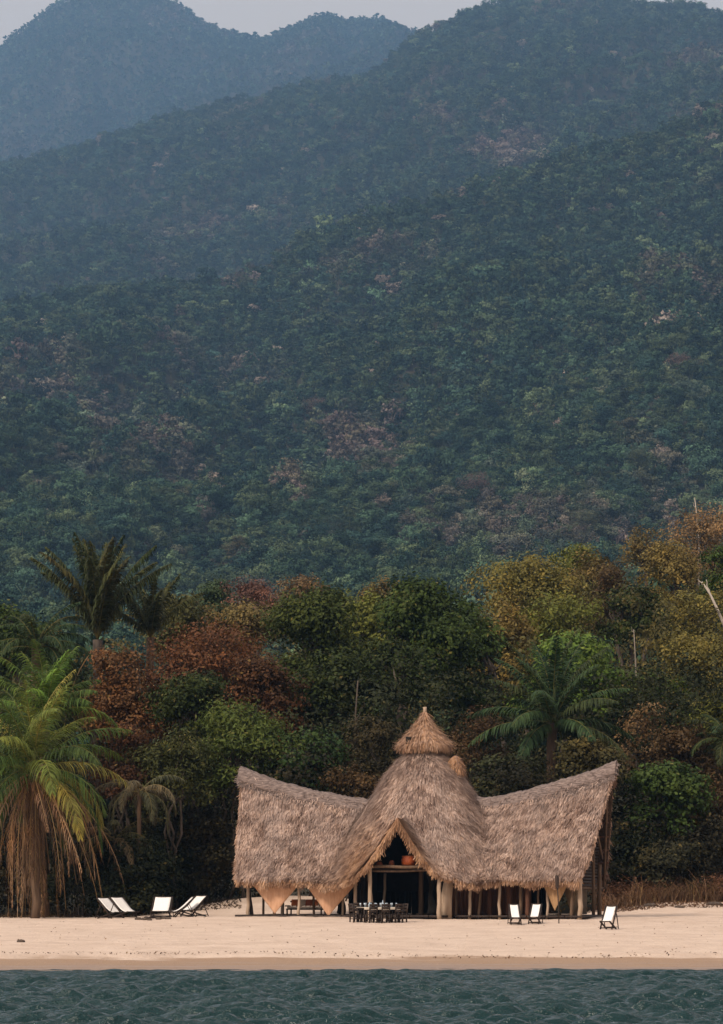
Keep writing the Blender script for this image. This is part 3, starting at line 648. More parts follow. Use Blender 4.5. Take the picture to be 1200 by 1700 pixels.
def ridge_forest(name, label, Y0, Y1, step, coll, ncoll, smul, seed, pmax=1060, fr0=900):
    rg = np.random.default_rng(seed); P = []; ys_ = np.arange(Y0, Y1, step)
    for Y in ys_:
        hw0, hw1 = (-60-600)/F*Y-25, (1260-600)/F*Y+25
        x = np.arange(hw0, hw1, step); P.append(np.c_[x+rg.uniform(-.48, .48, len(x))*step, Y+rg.uniform(-.48, .48, len(x))*step])
    P = np.concatenate(P); X, Y = P.T; Z = groundz(X, Y)
    # leave out what higher ground in front hides
    px, py = proj(X, Y, Z+16)
    vis = np.ones(len(X), bool)
    for fr in np.linspace(0.2, 0.97, 26):
        Yf = fr0+(Y-fr0)*fr; pyf = proj(X*Yf/Y, Yf, groundz(X*Yf/Y, Yf))[1]; vis &= py < pyf+14
    vis &= (py < pmax) & (py > -60)
    X, Y, Z, px, py = (q[vis] for q in (X, Y, Z, px, py)); n = len(X)
    dry = np.zeros(n)
    for cx, cy_, rx, ry, wgt in PATCH: dry += wgt*np.exp(-((px-cx)/rx)**2-((py-cy_)/ry)**2)
    big = fbm(X/130, Y/210, seed+5, 3); sm = vnoise(X/26, Y/40, seed+9)
    dry = dry*0.75+np.clip((big-0.54)*3.2, 0, .6)+(sm-.5)*0.35+rg.normal(0, .16, n)
    green = np.array([[0.026, 0.048, 0.033], [0.034, 0.060, 0.036], [0.044, 0.066, 0.036], [0.020, 0.040, 0.032], [0.056, 0.076, 0.040]])[rg.integers(0, 5, n)]
    brown = np.array([[0.100, 0.074, 0.070], [0.085, 0.068, 0.060], [0.125, 0.098, 0.084], [0.100, 0.086, 0.062], [0.150, 0.112, 0.104]])[rg.integers(0, 5, n)]
    k = 0.95*np.clip((dry-0.42)*1.8+rg.normal(0, .12, n), 0, 1)[:, None]; col = green*(1-k)+brown*k
    pale = rg.random(n) < 0.008; col[pale] = (0.15, 0.125, 0.105)
    col *= np.exp(rg.normal(0, .33, n))[:, None]*1.22
    s = (0.62+1.0*rg.random(n)**1.6)*smul; big_ = rg.random(n) < 0.05; s[big_] *= 1.35
    me = bpy.data.meshes.new(name); me.vertices.add(n); me.vertices.foreach_set('co', np.c_[X, Y, Z-1.5*s].astype(np.float32).ravel())
    a = me.attributes.new('idx', 'INT', 'POINT'); a.data.foreach_set('value', rg.integers(0, ncoll, n).astype(np.int32))
    a = me.attributes.new('rot', 'FLOAT_VECTOR', 'POINT'); a.data.foreach_set('vector', np.c_[rg.normal(0, .08, n), rg.normal(0, .08, n), rg.uniform(0, 6.28, n)].astype(np.float32).ravel())
    a = me.attributes.new('scl', 'FLOAT_VECTOR', 'POINT'); a.data.foreach_set('vector', np.c_[s, s*rg.uniform(.85, 1.15, n), s*rg.uniform(.8, 1.25, n)].astype(np.float32).ravel())
    a = me.attributes.new('icol', 'FLOAT_COLOR', 'POINT'); a.data.foreach_set('color', np.c_[col, np.ones(n)].astype(np.float32).ravel())
    o = link(name, me); md = o.modifiers.new('scatter', 'NODES'); md.node_group = scatter_group(coll)
    tag(o, label, 'forest', None, 'stuff'); print(name, n)
    return o
ridge_forest('forest', 'woodland on the low ground between the shore trees and the mountain', 300, 960, 7.6, colN, 7, 1.0, 60, 1330, 290)
ridge_forest('forest', 'dense forest on the lower slope of the nearest ridge', 960, 1650, 6.6, colN, 7, .88, 61)
ridge_forest('forest', 'dense forest on the upper slope of the nearest ridge', 1650, 2850, 7.6, colM, 6, .95, 62)
ridge_forest('forest', 'blue-hazed forest covering the second ridge', 3400, 5650, 10.5, colM, 6, 1.12, 63)
ridge_forest('forest', 'faint forest on the farthest peaks', 7300, 9700, 12.0, colF, 5, 1.25, 64)

# ------------------------------------------------------------------ dry grass and shore litter
def grass(name, label, rng, n, hgt, cols, seed, cat='grass'):
    rg = np.random.default_rng(seed); px0, px1, Y0, Y1 = rng
    Y = rg.uniform(Y0, Y1, n); px = rg.uniform(px0, px1, n); X = (px-600)/F*Y; Z = groundz(X, Y)
    keep = fbm(X*0.4, Y*0.4, seed, 3) > 0.36; X, Y, Z = X[keep], Y[keep], Z[keep]; n = len(X)
    h = hgt*rg.uniform(.5, 1.25, n)*(0.15+1.6*fbm(X*0.7, Y*0.7, seed+3, 3)**1.5); az = rg.uniform(0, 6.28, n); w_ = 0.022
    d = np.c_[np.cos(az), np.sin(az), 0*az]; sd_ = np.c_[-np.sin(az), np.cos(az), 0*az]
    b = np.c_[X, Y, Z-0.03]; le = rg.uniform(.2, 1.9, n)
    m_ = b+np.c_[d[:, :2]*(le*h*0.3)[:, None], h*0.6]; t_ = b+np.c_[d[:, :2]*(le*h)[:, None], h]
    V = np.stack([b-sd_*w_, b+sd_*w_, m_+sd_*w_*.8, m_-sd_*w_*.8, t_+sd_*.006, t_-sd_*.006], 1).reshape(-1, 3)
    i = np.arange(n)[:, None]*6; Q = np.concatenate([i+np.array([[0, 1, 2, 3]]), i+np.array([[3, 2, 4, 5]])])
    o = link(name, mesh(name, V, Q, [M['leaf']], False, {'tint': np.repeat(rg.uniform(0, 1, n), 6)})); o.color = (*cols, 1)
    return tag(o, label, cat, None, 'stuff')
grass('dry_grass', 'reddish brown dry grass on the sand right of the lodge', (1000, 1330, 162.5, 171), 7000, 1.25, (0.16, 0.10, 0.062), 81)
mass('scrub', 'low reddish dry scrub on the sand right of the lodge', 110, (1005, 1330), (164, 170), lambda px, Y: CAMZ+(HOR-np.interp(px, [1000, 1060, 1330], [1462+14*math.sin(px*.11), 1442+12*math.sin(px*.11), 1428+14*math.sin(px*.09)]))*Y/F, (0.085, 0.045, 0.030), .15, 30000, 85, (0.4, 0.9), 'scrub')
grass('dry_grass', 'sparse dark grass and litter at the foot of the left bushes', (-120, 410, 166.5, 170), 3000, 0.4, (0.04, 0.028, 0.018), 82)
def litter(name, label, px0, px1, Y0, Y1, n, col, seed):
    rg = np.random.default_rng(seed); Y = rg.uniform(Y0, Y1, n); X = (rg.uniform(px0, px1, n)-600)/F*Y
    P = np.c_[X, Y, groundz(X, Y)+0.02+rg.uniform(0, .04, n)]
    V, Q, T = leaves(P, np.tile([0, 0, 1.0], (n, 1)), 0.16 if Y0 > 150 else 0.085, rg)
    o = link(name, mesh(name, V, Q, [M['leaf']], False, {'tint': T})); o.color = (*col, 1); tag(o, label, 'leaf litter', None, 'stuff')
litter('leaf_litter', 'fallen brown leaves on the sand at the right forest edge', 1015, 1300, 158.5, 164, 2600, (0.10, 0.06, 0.04), 83)
litter('leaf_litter', 'fallen dark leaves on the sand under the left bushes', -60, 400, 161, 167, 2600, (0.05, 0.035, 0.025), 84)

litter('beach_debris', 'sparse twigs and shell bits scattered over the open sand', -60, 1260, 96, 146, 320, (0.12, 0.08, 0.055), 86)
litter('beach_debris', 'thin broken line of washed-up debris at the top of the wet sand', -60, 1260, 95.3, 96.4, 420, (0.10, 0.065, 0.045), 87)

# ------------------------------------------------------------------ the lodge
TH = R(18); GX, GY, GZ = 3.5, 150.0, 1.2
lodge = thing('thatched_lodge', 'open thatched beach lodge with two upswept wings and a capped central tower', 'lodge', (GX, GY, GZ), -TH)
ct_, st_ = math.cos(TH), math.sin(TH)
def L2W(a, b): return GX+a*ct_+b*st_, GY-a*st_+b*ct_
def a_at(px, b):
    u = (px-600)/F; return (u*(GY+b*ct_)-GX-b*st_)/(ct_+u*st_)
def zl(py, a, b):   # local height of an image row at plan position a,b
    return CAMZ+(HOR-py)/F*L2W(a, b)[1]-GZ
TIP, EC = 10.7, 9.65
def roof_front(a):
    return np.interp(np.abs(a), [0, 2.15, 2.45, 2.9, 4.0, 5.4, 11], [5.15, 5.13, 4.95, 4.75, 4.25, 3.75, 3.7])
def roof_z(a, b):
    aa = np.abs(a); bb = np.abs(b)
    zr = 7.55-GZ+1.95*np.clip((aa-2.5)/8.3, 0, 1.2)**1.55
    ze = 3.38-GZ
    wing = zr-(zr-ze)*(bb/3.7)**0.93
    r = np.sqrt(a*a+b*b)
    tow = np.interp(r, [0, 0.8, 1.4, 2.1, 3.0, 4.0, 5.0, 5.7, 8], [10.5, 10.35, 9.9, 9.1, 7.62, 5.85, 4.2, 3.1, -2])-GZ
    por = 6.62-GZ-1.52*aa**0.98-np.clip(b+2.2, 0, 9)*3.0
    k = 0.20; st = np.stack([wing, tow, por, np.full_like(wing, 1.95)]); m = st.max(0)
    k = 0.2+0.22*np.clip(3.6-aa, 0, 1)*(b < 0)*np.clip((-b-1.5)/1.5, 0, 1)
    z = m+k*np.log(np.exp((st-m)/k).sum(0))-0.3*np.clip(k-0.2, 0, 1)
    return z+0.10*(fbm(a*0.9+30, b*0.9+30, 3, 3)-0.5)+0.05*(fbm(a*3+30, b*3+9, 8, 2)-.5)
NA, NT = 300, 110
av = np.linspace(-1, 1, NA); tv = np.linspace(-1, 1, NT)
A_, T_ = np.meshgrid(av*EC, tv)
def roof_pt(A_, T_):
    a2 = A_*(1+(TIP/EC-1)*(1-np.abs(T_))**0.8*np.clip((np.abs(A_)-4)/5.75, 0, 1))
    a2 = a2*(1-0.035*np.clip(T_, 0, 1))
    rag = 0.06*(fbm(A_*5+50, T_*0+2, 4, 3)-0.5)
    B_ = np.where(T_ < 0, T_*(roof_front(A_)+rag), T_*np.interp(np.abs(A_), [0, 3, 5, 11], [4.9, 4.6, 3.75, 3.7]))
    return a2, B_, roof_z(a2, B_)
a2, B_, Z_ = roof_pt(A_, T_)
def fresh_and_glow(a, b, z):
    r = np.sqrt(a*a+b*b)
    f = np.clip(1.15-np.abs(a+2.2)/2.4, 0, 1)*(b < 0)*np.clip((4.9-z)/2.5+0.35, 0, 1)*0.75  # warm sunlight painted left of the porch; later terms are fresh straw
    f = np.maximum(f, np.clip((2.35-z)/0.9, 0, 1)*0.75)
    f = np.maximum(f, np.clip((-4.4-b)/1.0, 0, 1)*0.85*(np.abs(a) < 2.8))
    return np.clip(f*0.85+0.08+0.30*(fbm(a*0.6+9, b*0.6+20, 15, 3)-0.35), 0, 1)
def gridfaces(r, c, off=0, flip=False):
    i = np.arange(r*c).reshape(r, c)+off
    Q = np.stack([i[:-1, :-1], i[:-1, 1:], i[1:, 1:], i[1:, :-1]], -1).reshape(-1, 4)
    return Q[:, ::-1] if flip else Q
def straws(P, D, Nn, length, width, rg, lift=0.05):
    n = len(P); Sd = np.cross(D, Nn); Sd /= np.linalg.norm(Sd, axis=1)[:, None]+1e-9
    L = (length*rg.uniform(.55, 1.4, n))[:, None]; W = (width*rg.uniform(.6, 1.5, n))[:, None]
    p0 = P+Nn*0.005; p1 = P+D*L*0.5+Nn*lift*rg.uniform(.3, 1.3, (n, 1)); p2 = P+D*L+Nn*lift*rg.uniform(.2, 1.8, (n, 1))
    V = np.stack([p0-Sd*W*.5, p0+Sd*W*.5, p1+Sd*W*.5, p1-Sd*W*.5, p2+Sd*W*.2, p2-Sd*W*.2], 1).reshape(-1, 3)
    i = np.arange(n)[:, None]*6; return V, np.concatenate([i+np.array([[0, 1, 2, 3]]), i+np.array([[3, 2, 4, 5]])])
def norm(v): return v/(np.linalg.norm(v, axis=1)[:, None]+1e-9)
rg = np.random.default_rng(5)
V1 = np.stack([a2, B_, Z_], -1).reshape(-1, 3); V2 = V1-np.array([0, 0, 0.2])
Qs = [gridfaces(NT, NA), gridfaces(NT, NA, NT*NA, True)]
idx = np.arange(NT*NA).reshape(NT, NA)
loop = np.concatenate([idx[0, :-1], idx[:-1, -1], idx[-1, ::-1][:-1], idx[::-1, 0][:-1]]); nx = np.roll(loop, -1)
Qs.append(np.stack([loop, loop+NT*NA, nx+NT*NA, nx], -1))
VV = [V1, V2]; tin = [np.full(len(V1), .35), np.full(len(V2), .05)]; fre = [fresh_and_glow(*V1.T), np.full(len(V2), .2)]
off = len(V1)*2
def add_straw(P, D, Nn, ln, wd, fr, lift=0.05, tl=(0, 1)):
    global off
    v, q = straws(P, D, Nn, ln, wd, rg, lift); VV.append(v); Qs.append(q+off); off += len(v)
    # straw colour varies bundle by bundle
    t = np.clip(0.45*rg.uniform(tl[0], tl[1], len(P))+0.55*fbm(P[:, 0]*3.2+70, P[:, 2]*2.1+P[:, 1]*2+70, 33, 4)*2.6-0.62, 0, 1)
    tin.append(np.repeat(t, 6)); fre.append(np.repeat(np.clip(fr+rg.normal(0, .12, len(P)), 0, 1), 6))
def surf(n, trange):
    A = rg.uniform(-EC, EC, n); T = rg.uniform(*trange, n)
    if trange[0] < 0: T = -np.abs(T)**0.85
    a, b, z = roof_pt(A, T); e = 0.12
    a1, b1, z1 = roof_pt(A+e, T); a3, b3, z3 = roof_pt(A, T+0.03)
    u = np.c_[a1-a, b1-b, z1-z]; v = np.c_[a3-a, b3-b, z3-z]; Nn = norm(np.cross(u, v)); Nn *= np.sign(Nn[:, 2:3]+1e-9)
    g = np.c_[Nn[:, 0]*Nn[:, 2], Nn[:, 1]*Nn[:, 2], Nn[:, 2]**2-1]; D = norm(g)+rg.normal(0, .17, (n, 3)); D = norm(D)
    return np.c_[a, b, z], D, Nn
P, D, Nn = surf(80000, (-1, 0)); add_straw(P, D, Nn, 0.42, 0.036, fresh_and_glow(*P.T), 0.075)
P, D, Nn = surf(22000, (0, 1)); add_straw(P, D, Nn, 0.5, 0.05, fresh_and_glow(*P.T), 0.05)
def fringe(A, T, n, ln, fr):
    a, b, z = roof_pt(A, T); P = np.c_[a, b, z-0.02-rg.uniform(0, .16, n)]
    P2, D, Nn = P, None, None
    cx = np.c_[a, b, 0*a]; out = norm(np.c_[np.clip(a, -.0, .0)+np.sign(a)*(np.abs(T) < .98)*0.35, np.sign(b)*1.0, 0*a])
    D = norm(out*0.45+np.array([0, 0, -1.0])+rg.normal(0, .22, (n, 3)))
    Nn = norm(out+np.array([0, 0, .4])+rg.normal(0, .2, (n, 3)))
    clump = 0.55+0.9*vnoise(a*4.5+90, b*2+90, 61)**1.3+0.5*vnoise(a*1.1+90, b+90, 62)
    add_straw(P, D, Nn, ln*clump[:, None][:, 0], 0.034, fr, 0.04)
n = 15000; A = rg.uniform(-EC, EC, n); A = A[np.abs(A) > 2.4]; n = len(A); fringe(A, np.full(n, -1.0), n, 0.33, np.full(n, .78))
n = 5500; A = rg.uniform(-2.9, 2.9, n); fringe(A, np.full(n, -1.0), n, 0.30*rg.uniform(.3, 1.3, n), np.full(n, .9))
n = 5000; A = rg.uniform(-EC, EC, n); fringe(A, np.full(n, 1.0), n, 0.4, np.full(n, .5))
for sg in (-1, 1):
    n = 2200; T = rg.uniform(-1, .12, n); fringe(np.full(n, sg*EC), T, n, 0.20, np.full(n, .45))
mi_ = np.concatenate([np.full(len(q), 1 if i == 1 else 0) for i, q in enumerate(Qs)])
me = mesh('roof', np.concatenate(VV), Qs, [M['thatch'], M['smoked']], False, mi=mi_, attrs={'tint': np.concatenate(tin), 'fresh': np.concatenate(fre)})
roof = link('roof', me, lodge)

# thick ridge rolls along the two wings
for sg in (-1, 1):
    aa = np.linspace(2.9, 10.85, 60)*sg; zz = roof_z(aa, np.zeros(60))+0.02
    prof = [(-0.58, -0.80), (-0.48, -0.42), (-0.28, 0.0), (0, 0.16), (0.20, -0.06), (0.40, -0.5), (0.28, -0.60), (0, -0.08), (-0.30, -0.66)]
    rgi = np.random.default_rng(40+sg); Vr = []
    for i, (a, z) in enumerate(zip(aa, zz)):
        for (b, dz) in prof:
            sc_ = 0.78+0.3*vnoise(a*1.7+40, b+40, 5)
            Vr.append((a+rgi.normal(0, .01), b*sc_, z+dz*sc_+rgi.normal(0, .02)))
    k = len(prof); Qr = [(i*k+j, i*k+(j+1) % k, (i+1)*k+(j+1) % k, (i+1)*k+j) for i in range(59) for j in range(k)]
    mb = MB(); mb.add(Vr, Qr)
    mb.add(Vr[:k], None, [(0, j, j+1) for j in range(1, k-1)]); mb.add(Vr[-k:], None, [(0, j, j+1) for j in range(1, k-1)])
    nS = 3000; t = rgi.uniform(0, 1, nS); a = (2.9+8.0*t)*sg; bq = -rgi.uniform(0, .58, nS)
    P = np.c_[a, bq, roof_z(a, a*0)+0.12+bq*1.65]; D = norm(np.c_[rgi.normal(0, .8, nS), -.4*np.ones(nS), -.6*np.ones(nS)])
    v, q = straws(P, D, norm(np.tile([0, -.8, .6], (nS, 1))), 0.22, 0.03, rgi, 0.04); mb.add(v, q)
    mb.build('ridge_roll', M['ridge'], lodge)

# shaggy cap on the tower with its finial, and the smoke-hole dormer on its right
def shaggy(name, c, prof, nst, ln, seed, wd=0.034, squash=1.0, fr=0.8, mouth=None):
    r_ = np.random.default_rng(seed); ns = 40; k = len(prof); an = np.arange(ns)*2*math.pi/ns
    V = np.array([(c[0]+r*(1+0.06*math.sin(3*t+seed)+0.04*math.sin(7*t))*math.cos(t), c[1]+r*squash*math.sin(t)*(1+0.05*math.sin(5*t)), c[2]+z) for r, z in prof for t in an])
    Q = np.array([(i*ns+j, i*ns+(j+1) % ns, (i+1)*ns+(j+1) % ns, (i+1)*ns+j) for i in range(k-1) for j in range(ns)])
    R_ = np.array(prof)[:, 0]; Z = np.array(prof)[:, 1]; s = r_.random(nst)**0.6*0.98; fi = s*(k-1)
    rr = np.interp(fi, np.arange(k), R_)*1.01; zz = np.interp(fi, np.arange(k), Z); th = r_.uniform(0, 6.283, nst)
    low = np.interp(fi+0.05, np.arange(k), R_)-rr/1.01; dz = np.interp(fi+0.05, np.arange(k), Z)-zz
    rad = np.c_[np.cos(th), np.sin(th), 0*th]; P = np.array(c)+np.c_[rr*np.cos(th), rr*squash*np.sin(th), zz]
    D = norm(rad*(np.maximum(low, 0)/(np.abs(dz)+np.abs(low)+1e-6))[:, None]+np.array([0, 0, -0.75])+r_.normal(0, .2, (nst, 3)))
    Nn = norm(rad+np.array([0, 0, .7]))
    if mouth: keep = ~((np.abs(th-mouth[0]) < mouth[1]) & (s > mouth[2])); P, D, Nn = P[keep], D[keep], Nn[keep]
    v, q = straws(P, D, Nn, ln, wd, r_, 0.07)
    t = np.clip(0.4*r_.random(len(P))+0.7*fbm(th[:len(P)]*5+9, P[:, 2]*1.5+60, 3, 3)-.1, 0, 1)
    me = mesh(name, np.concatenate([V, v]), [Q, q+len(V)], [M['thatch']], False,
              {'tint': np.concatenate([np.full(len(V), .2), np.repeat(t, 6)]), 'fresh': np.concatenate([np.full(len(V), .5), np.repeat(np.clip(fr+r_.normal(0, .15, len(P)), 0, 1), 6)])})
    return link(name, me, lodge)
cz = 12.55-GZ
cap = shaggy('tower_cap', (0, 0, cz), [(0.05, 0.06), (0.22, -0.30), (0.46, -0.70), (0.78, -1.08), (1.12, -1.42), (1.40, -1.74), (1.26, -1.82), (0.5, -1.5)], 7500, 0.5, 3, fr=.72)
mb = MB(); mb.tube([(0, 0, -0.25), (0.01, 0, 0.10), (0, 0, 0.20)], [0.13, 0.10, 0.12], 8); fin = mb.build('finial', M['pole'], cap); fin.location = (0, 0, cz+0.05)
mb = MB(); mb.box((0, 0, 0), (0.26, 0.3, 0.42)); vent = mb.build('vent_hole', M['black'], cap)  # solid block, its black colour paints the dark of the hole
ang = math.atan2(-1, -0.05)-0.36; vent.location = (1.36*math.cos(ang), 1.36*math.sin(ang), cz-1.66)
am = a_at(757, -0.2)
dorm = shaggy('roof_dormer', (am, -0.3, zl(1256, am, 0)), [(0.08, 0.03), (0.26, -0.12), (0.42, -0.42), (0.50, -0.85), (0.3, -0.95)], 900, 0.3, 9, squash=1.2, fr=.9)

# posts : px, plan depth, radius, material, top row, lean in m
POSTS = [(412, -3.1, .10, 'pole', 1455, 0), (419, -2.8, .11, 'darkwood', 1455, -.35), (455, -3.2, .085, 'darkpole', 1455, 0), (469, -1.0, .10, 'pole', 1455, 0), (496, -3.2, .085, 'pole', 1455, 0.03),
         (545, -3.25, .09, 'darkpole', 1455, 0), (437, -1.2, .07, 'darkpole', 1455, .05), (521, -2.2, .07, 'darkpole', 1455, -.05), (569, -3.0, .07, 'pole', 1450, 0.04), (757, -3.1, .07, 'darkpole', 1450, -.05), (908, -3.2, .07, 'pole', 1455, 0.03), (590, -3.6, .10, 'pole', 1430, 0.0), (613, -4.7, .11, 'pole', 1432, 0.03), (619, -3.4, .10, 'pole', 1450, -.25),
         (636, -1.0, .08, 'pole', 1450, 0.1), (699, -1.5, .14, 'darkpole', 1440, 0), (729, -4.9, .12, 'pole', 1432, 0), (780, -3.3, .09, 'pole', 1450, 0.0), (794, -3.0, .08, 'darkpole', 1450, 0.2),
         (812, -2.2, .16, 'redwood', 1450, 0), (829, -3.35, .085, 'pole', 1450, 0), (845, -2.4, .18, 'redwood', 1450, 0), (863, -3.0, .11, 'darkpole', 1450, 0.1), (876, -3.3, .12, 'redwood', 1450, 0),
         (893, -2.9, .06, 'darkpole', 1450, 0), (949, -3.2, .10, 'darkpole', 1460, 0), (963, -3.35, .13, 'pole', 1460, 0), (995, 1.2, .12, 'darkpole', 1435, 0), (985, 0.0, .09, 'darkpole', 1300, 0)]
rp = np.random.default_rng(3)
for px, b, r, m_, pt, lean in POSTS:
    a = a_at(px, b); z1 = max(zl(pt, a, b), 0.8)
    z1 = min(z1, float(roof_z(np.array([a]), np.array([b]))[0])-0.1); mb = MB(); k = 7; t = np.linspace(0, 1, k)
    P = np.c_[a+lean*t+rp.normal(0, .018, k), b+rp.normal(0, .01, k), -0.15+(z1+0.15)*t]; mb.tube(P, r*(1.05-.15*t), 9); mb.build('post', M[m_], lodge, True)
# wide woven column near the doorway
a = a_at(741, -3.9); mb = MB(); mb.tube([(a, -3.9, -.1), (a-.02, -3.9, .9), (a+.1, -3.9, 1.8), (a+.25, -3.9, 2.4)], [.30, .32, .27, .20], 14); mb.build('woven_column', M['pole'], lodge, True)
# door beam, loft, deck
a0, a1 = a_at(612, -4.75), a_at(734, -4.75); zb = zl(1439, 0, -4.75)
mb = MB(); t = np.linspace(0, 1, 9); mb.tube(np.c_[a0-.05+(a1-a0+.1)*t, np.full(9, -4.72), zb+0.03*np.sin(t*9)+0*t], .085, 8); mb.build('beam', M['darkpole'], lodge, True)
mb = MB(); mb.tube(np.c_[a0+(a1-a0)*t, np.full(9, -4.5), zb-.20-.03*np.sin(t*5)], .07, 8); mb.build('beam', M['darkpole'], lodge, True)
mb = MB(); mb.box((0, -2.4, zb-.05), (5.0, 4.0, .12)); mb.build('loft_floor', M['darkwood'], lodge)
mb = MB()
for i in range(19): mb.box((-9.4+i*1.04, 0, 0.06), (1.01, 7.0 if abs(-9.4+i*1.04) > 3 else 8.8, .12), tint=i/19)
bevel(mb.build('deck', M['darkwood'], lodge), 0.02)
# back screens : black behind the door, reddish plank walls along the right wing
def plank_wall(a0, a1, b, z1, m_, seed, name='plank_wall', w_=0.22, z0=0.12):
    r_ = np.random.default_rng(seed); mb = MB(); a = a0
    while a < a1:
        w1 = w_*r_.uniform(.7, 1.3); mb.box((a+w1/2, b+r_.uniform(-.02, .02), (z0+z1)/2+r_.uniform(-.03, .03)), (w1*.94, .05, z1-z0)); a += w1
    return mb.build(name, M[m_], lodge)
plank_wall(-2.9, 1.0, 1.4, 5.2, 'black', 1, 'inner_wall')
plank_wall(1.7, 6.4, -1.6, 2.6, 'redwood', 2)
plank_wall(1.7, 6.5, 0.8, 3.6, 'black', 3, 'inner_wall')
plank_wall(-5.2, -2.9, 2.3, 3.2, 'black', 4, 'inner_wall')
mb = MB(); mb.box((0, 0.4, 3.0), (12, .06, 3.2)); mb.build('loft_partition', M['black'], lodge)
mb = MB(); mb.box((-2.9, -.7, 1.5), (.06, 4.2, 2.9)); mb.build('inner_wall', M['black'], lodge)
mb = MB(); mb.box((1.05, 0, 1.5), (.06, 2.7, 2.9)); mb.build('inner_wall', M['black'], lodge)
# rafters and gable lattice seen at the open right end
mb = MB()
for i in range(7):
    a = 9.0-i*0.0+0.18*(i % 2); b = 0.5+i*0.48
    z = float(roof_z(np.array([10.2-i*.12]), np.array([b]))[0])-.36
    mb.tube([(7.2, b, z-.1), (10.25-i*.10, b, z)], .055, 6)
mb.build('rafter', M['redwood'], lodge, True)
for (p0, p1) in (((9.4, -3.2, 1.55), (10.35, 0, 7.7)), ((9.4, 3.2, 1.55), (10.35, 0, 7.7)), ((9.35, -3.3, 1.6), (9.35, 3.3, 1.6)), ((9.5, 2.4, 3.2), (9.9, -1.2, 5.2))):
    mb = MB(); mb.tube([p0, ((p0[0]+p1[0])/2, (p0[1]+p1[1])/2, (p0[2]+p1[2])/2-.03), p1], .07, 7); mb.build('gable_pole', M['darkpole'], lodge, True)
mb = MB()
rgg = np.random.default_rng(8)
for i in range(34):
    f = i/33; z = 1.75+5.6*f; hw = 3.2*(1-f)+.05; x = 9.0+0.9*f
    mb.box((x+rgg.normal(0, .03), rgg.normal(0, .03), z), (.05, 2*hw, .12), tint=rgg.random())
mb.build('gable_screen', M['darkwood'], lodge)
mb = MB(); mb.box((8.6, .6, .85), (.05, 3.6, 1.4)); mb.build('end_panel', M['matting'], lodge)

# hanging pointed shade cloths folded round their posts
def shade(pxl, pxr, pxt, pyt, b, m_, py0=1462):
    al, ar, at_ = a_at(pxl, b), a_at(pxr, b), a_at(pxt, b-.05); zt = zl(pyt, at_, b); z0 = zl(py0, at_, b)
    n = 12; V = []
    for k in range(n+1):
        f = k/n; z = z0+(zt-z0)*f; l = al+(at_-al)*f; r = ar+(at_-ar)*f
        for j in range(9):
            g = j/8; V.append((l+(r-l)*g, b-.05-.22*(1-abs(2*g-1))*(1-f)+.03*math.sin(g*14+f*2)*(1-f), z))
    Q = gridfaces(n+1, 9); mb = MB(); mb.add(V, Q); o = mb.build('shade_cloth', M[m_], lodge, True)
    sm = o.modifiers.new('thick', 'SOLIDIFY'); sm.thickness = .015; return o
shade(415, 502, 456, 1517, -3.25, 'cloth'); shade(503, 596, 545, 1521, -3.3, 'cloth')
tag(shade(899, 946, 921, 1512, -3.3, 'tan_cloth'), 'tan pointed shade cloth'); tag(shade(932, 966, 947, 1513, -2.6, 'matting'), 'dark brown pointed shade cloth')
# dark curtains tied back inside the doorway
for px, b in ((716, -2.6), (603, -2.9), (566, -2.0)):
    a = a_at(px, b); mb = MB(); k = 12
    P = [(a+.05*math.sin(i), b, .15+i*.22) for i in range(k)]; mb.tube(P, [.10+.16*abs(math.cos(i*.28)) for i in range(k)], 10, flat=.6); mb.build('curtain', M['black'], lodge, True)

# ------------------------------------------------------------------ furniture and small things
def wpos(a, b, z): X, Y = L2W(a, b); return (X, Y, GZ+z)
# orange drum on the loft
a = a_at(679, -3.9); X, Y, Z = wpos(a, -3.9, zb+.02)
t = thing('basket', 'round orange woven basket on the loft above the doorway', 'basket', (X, Y, Z))
mb = MB(); mb.lathe((0, 0, 0), [(0, .0), (.30, .0), (.40, .15), (.42, .35), (.36, .52), (.33, .56), (.30, .52), (.36, .34), (.30, .06), (0, .05)], 18); mb.build('basket_body', M['lantern'], t, True)
mb = MB(); mb.lathe((0, 0, .50), [(.34, 0), (.39, .03), (.39, .07), (.33, .08), (.32, .02)], 18); mb.build('rim', M['cushion_rust'], t, True)
a = a_at(650, -3.9)
for i, (da, h, r, lb) in enumerate([(0, .34, .16, 'small dark clay jar on the loft left of the orange basket'), (-.7, .26, .2, 'squat dark clay bowl leftmost on the loft')]):
    X, Y, Z = wpos(a+da, -3.9, zb+.02); mb = MB(); mb.lathe((0, 0, 0), [(0, 0), (r*.7, 0), (r, h*.4), (r*.8, h*.8), (r*.5, h*.9), (r*.6, h), (r*.45, h), (r*.4, h*.8), (0, h*.2)], 12)
    o = mb.build('clay_jar', M['cushion_rust'], None, True); o.location = (X, Y, Z); tag(o, lb, 'jar')
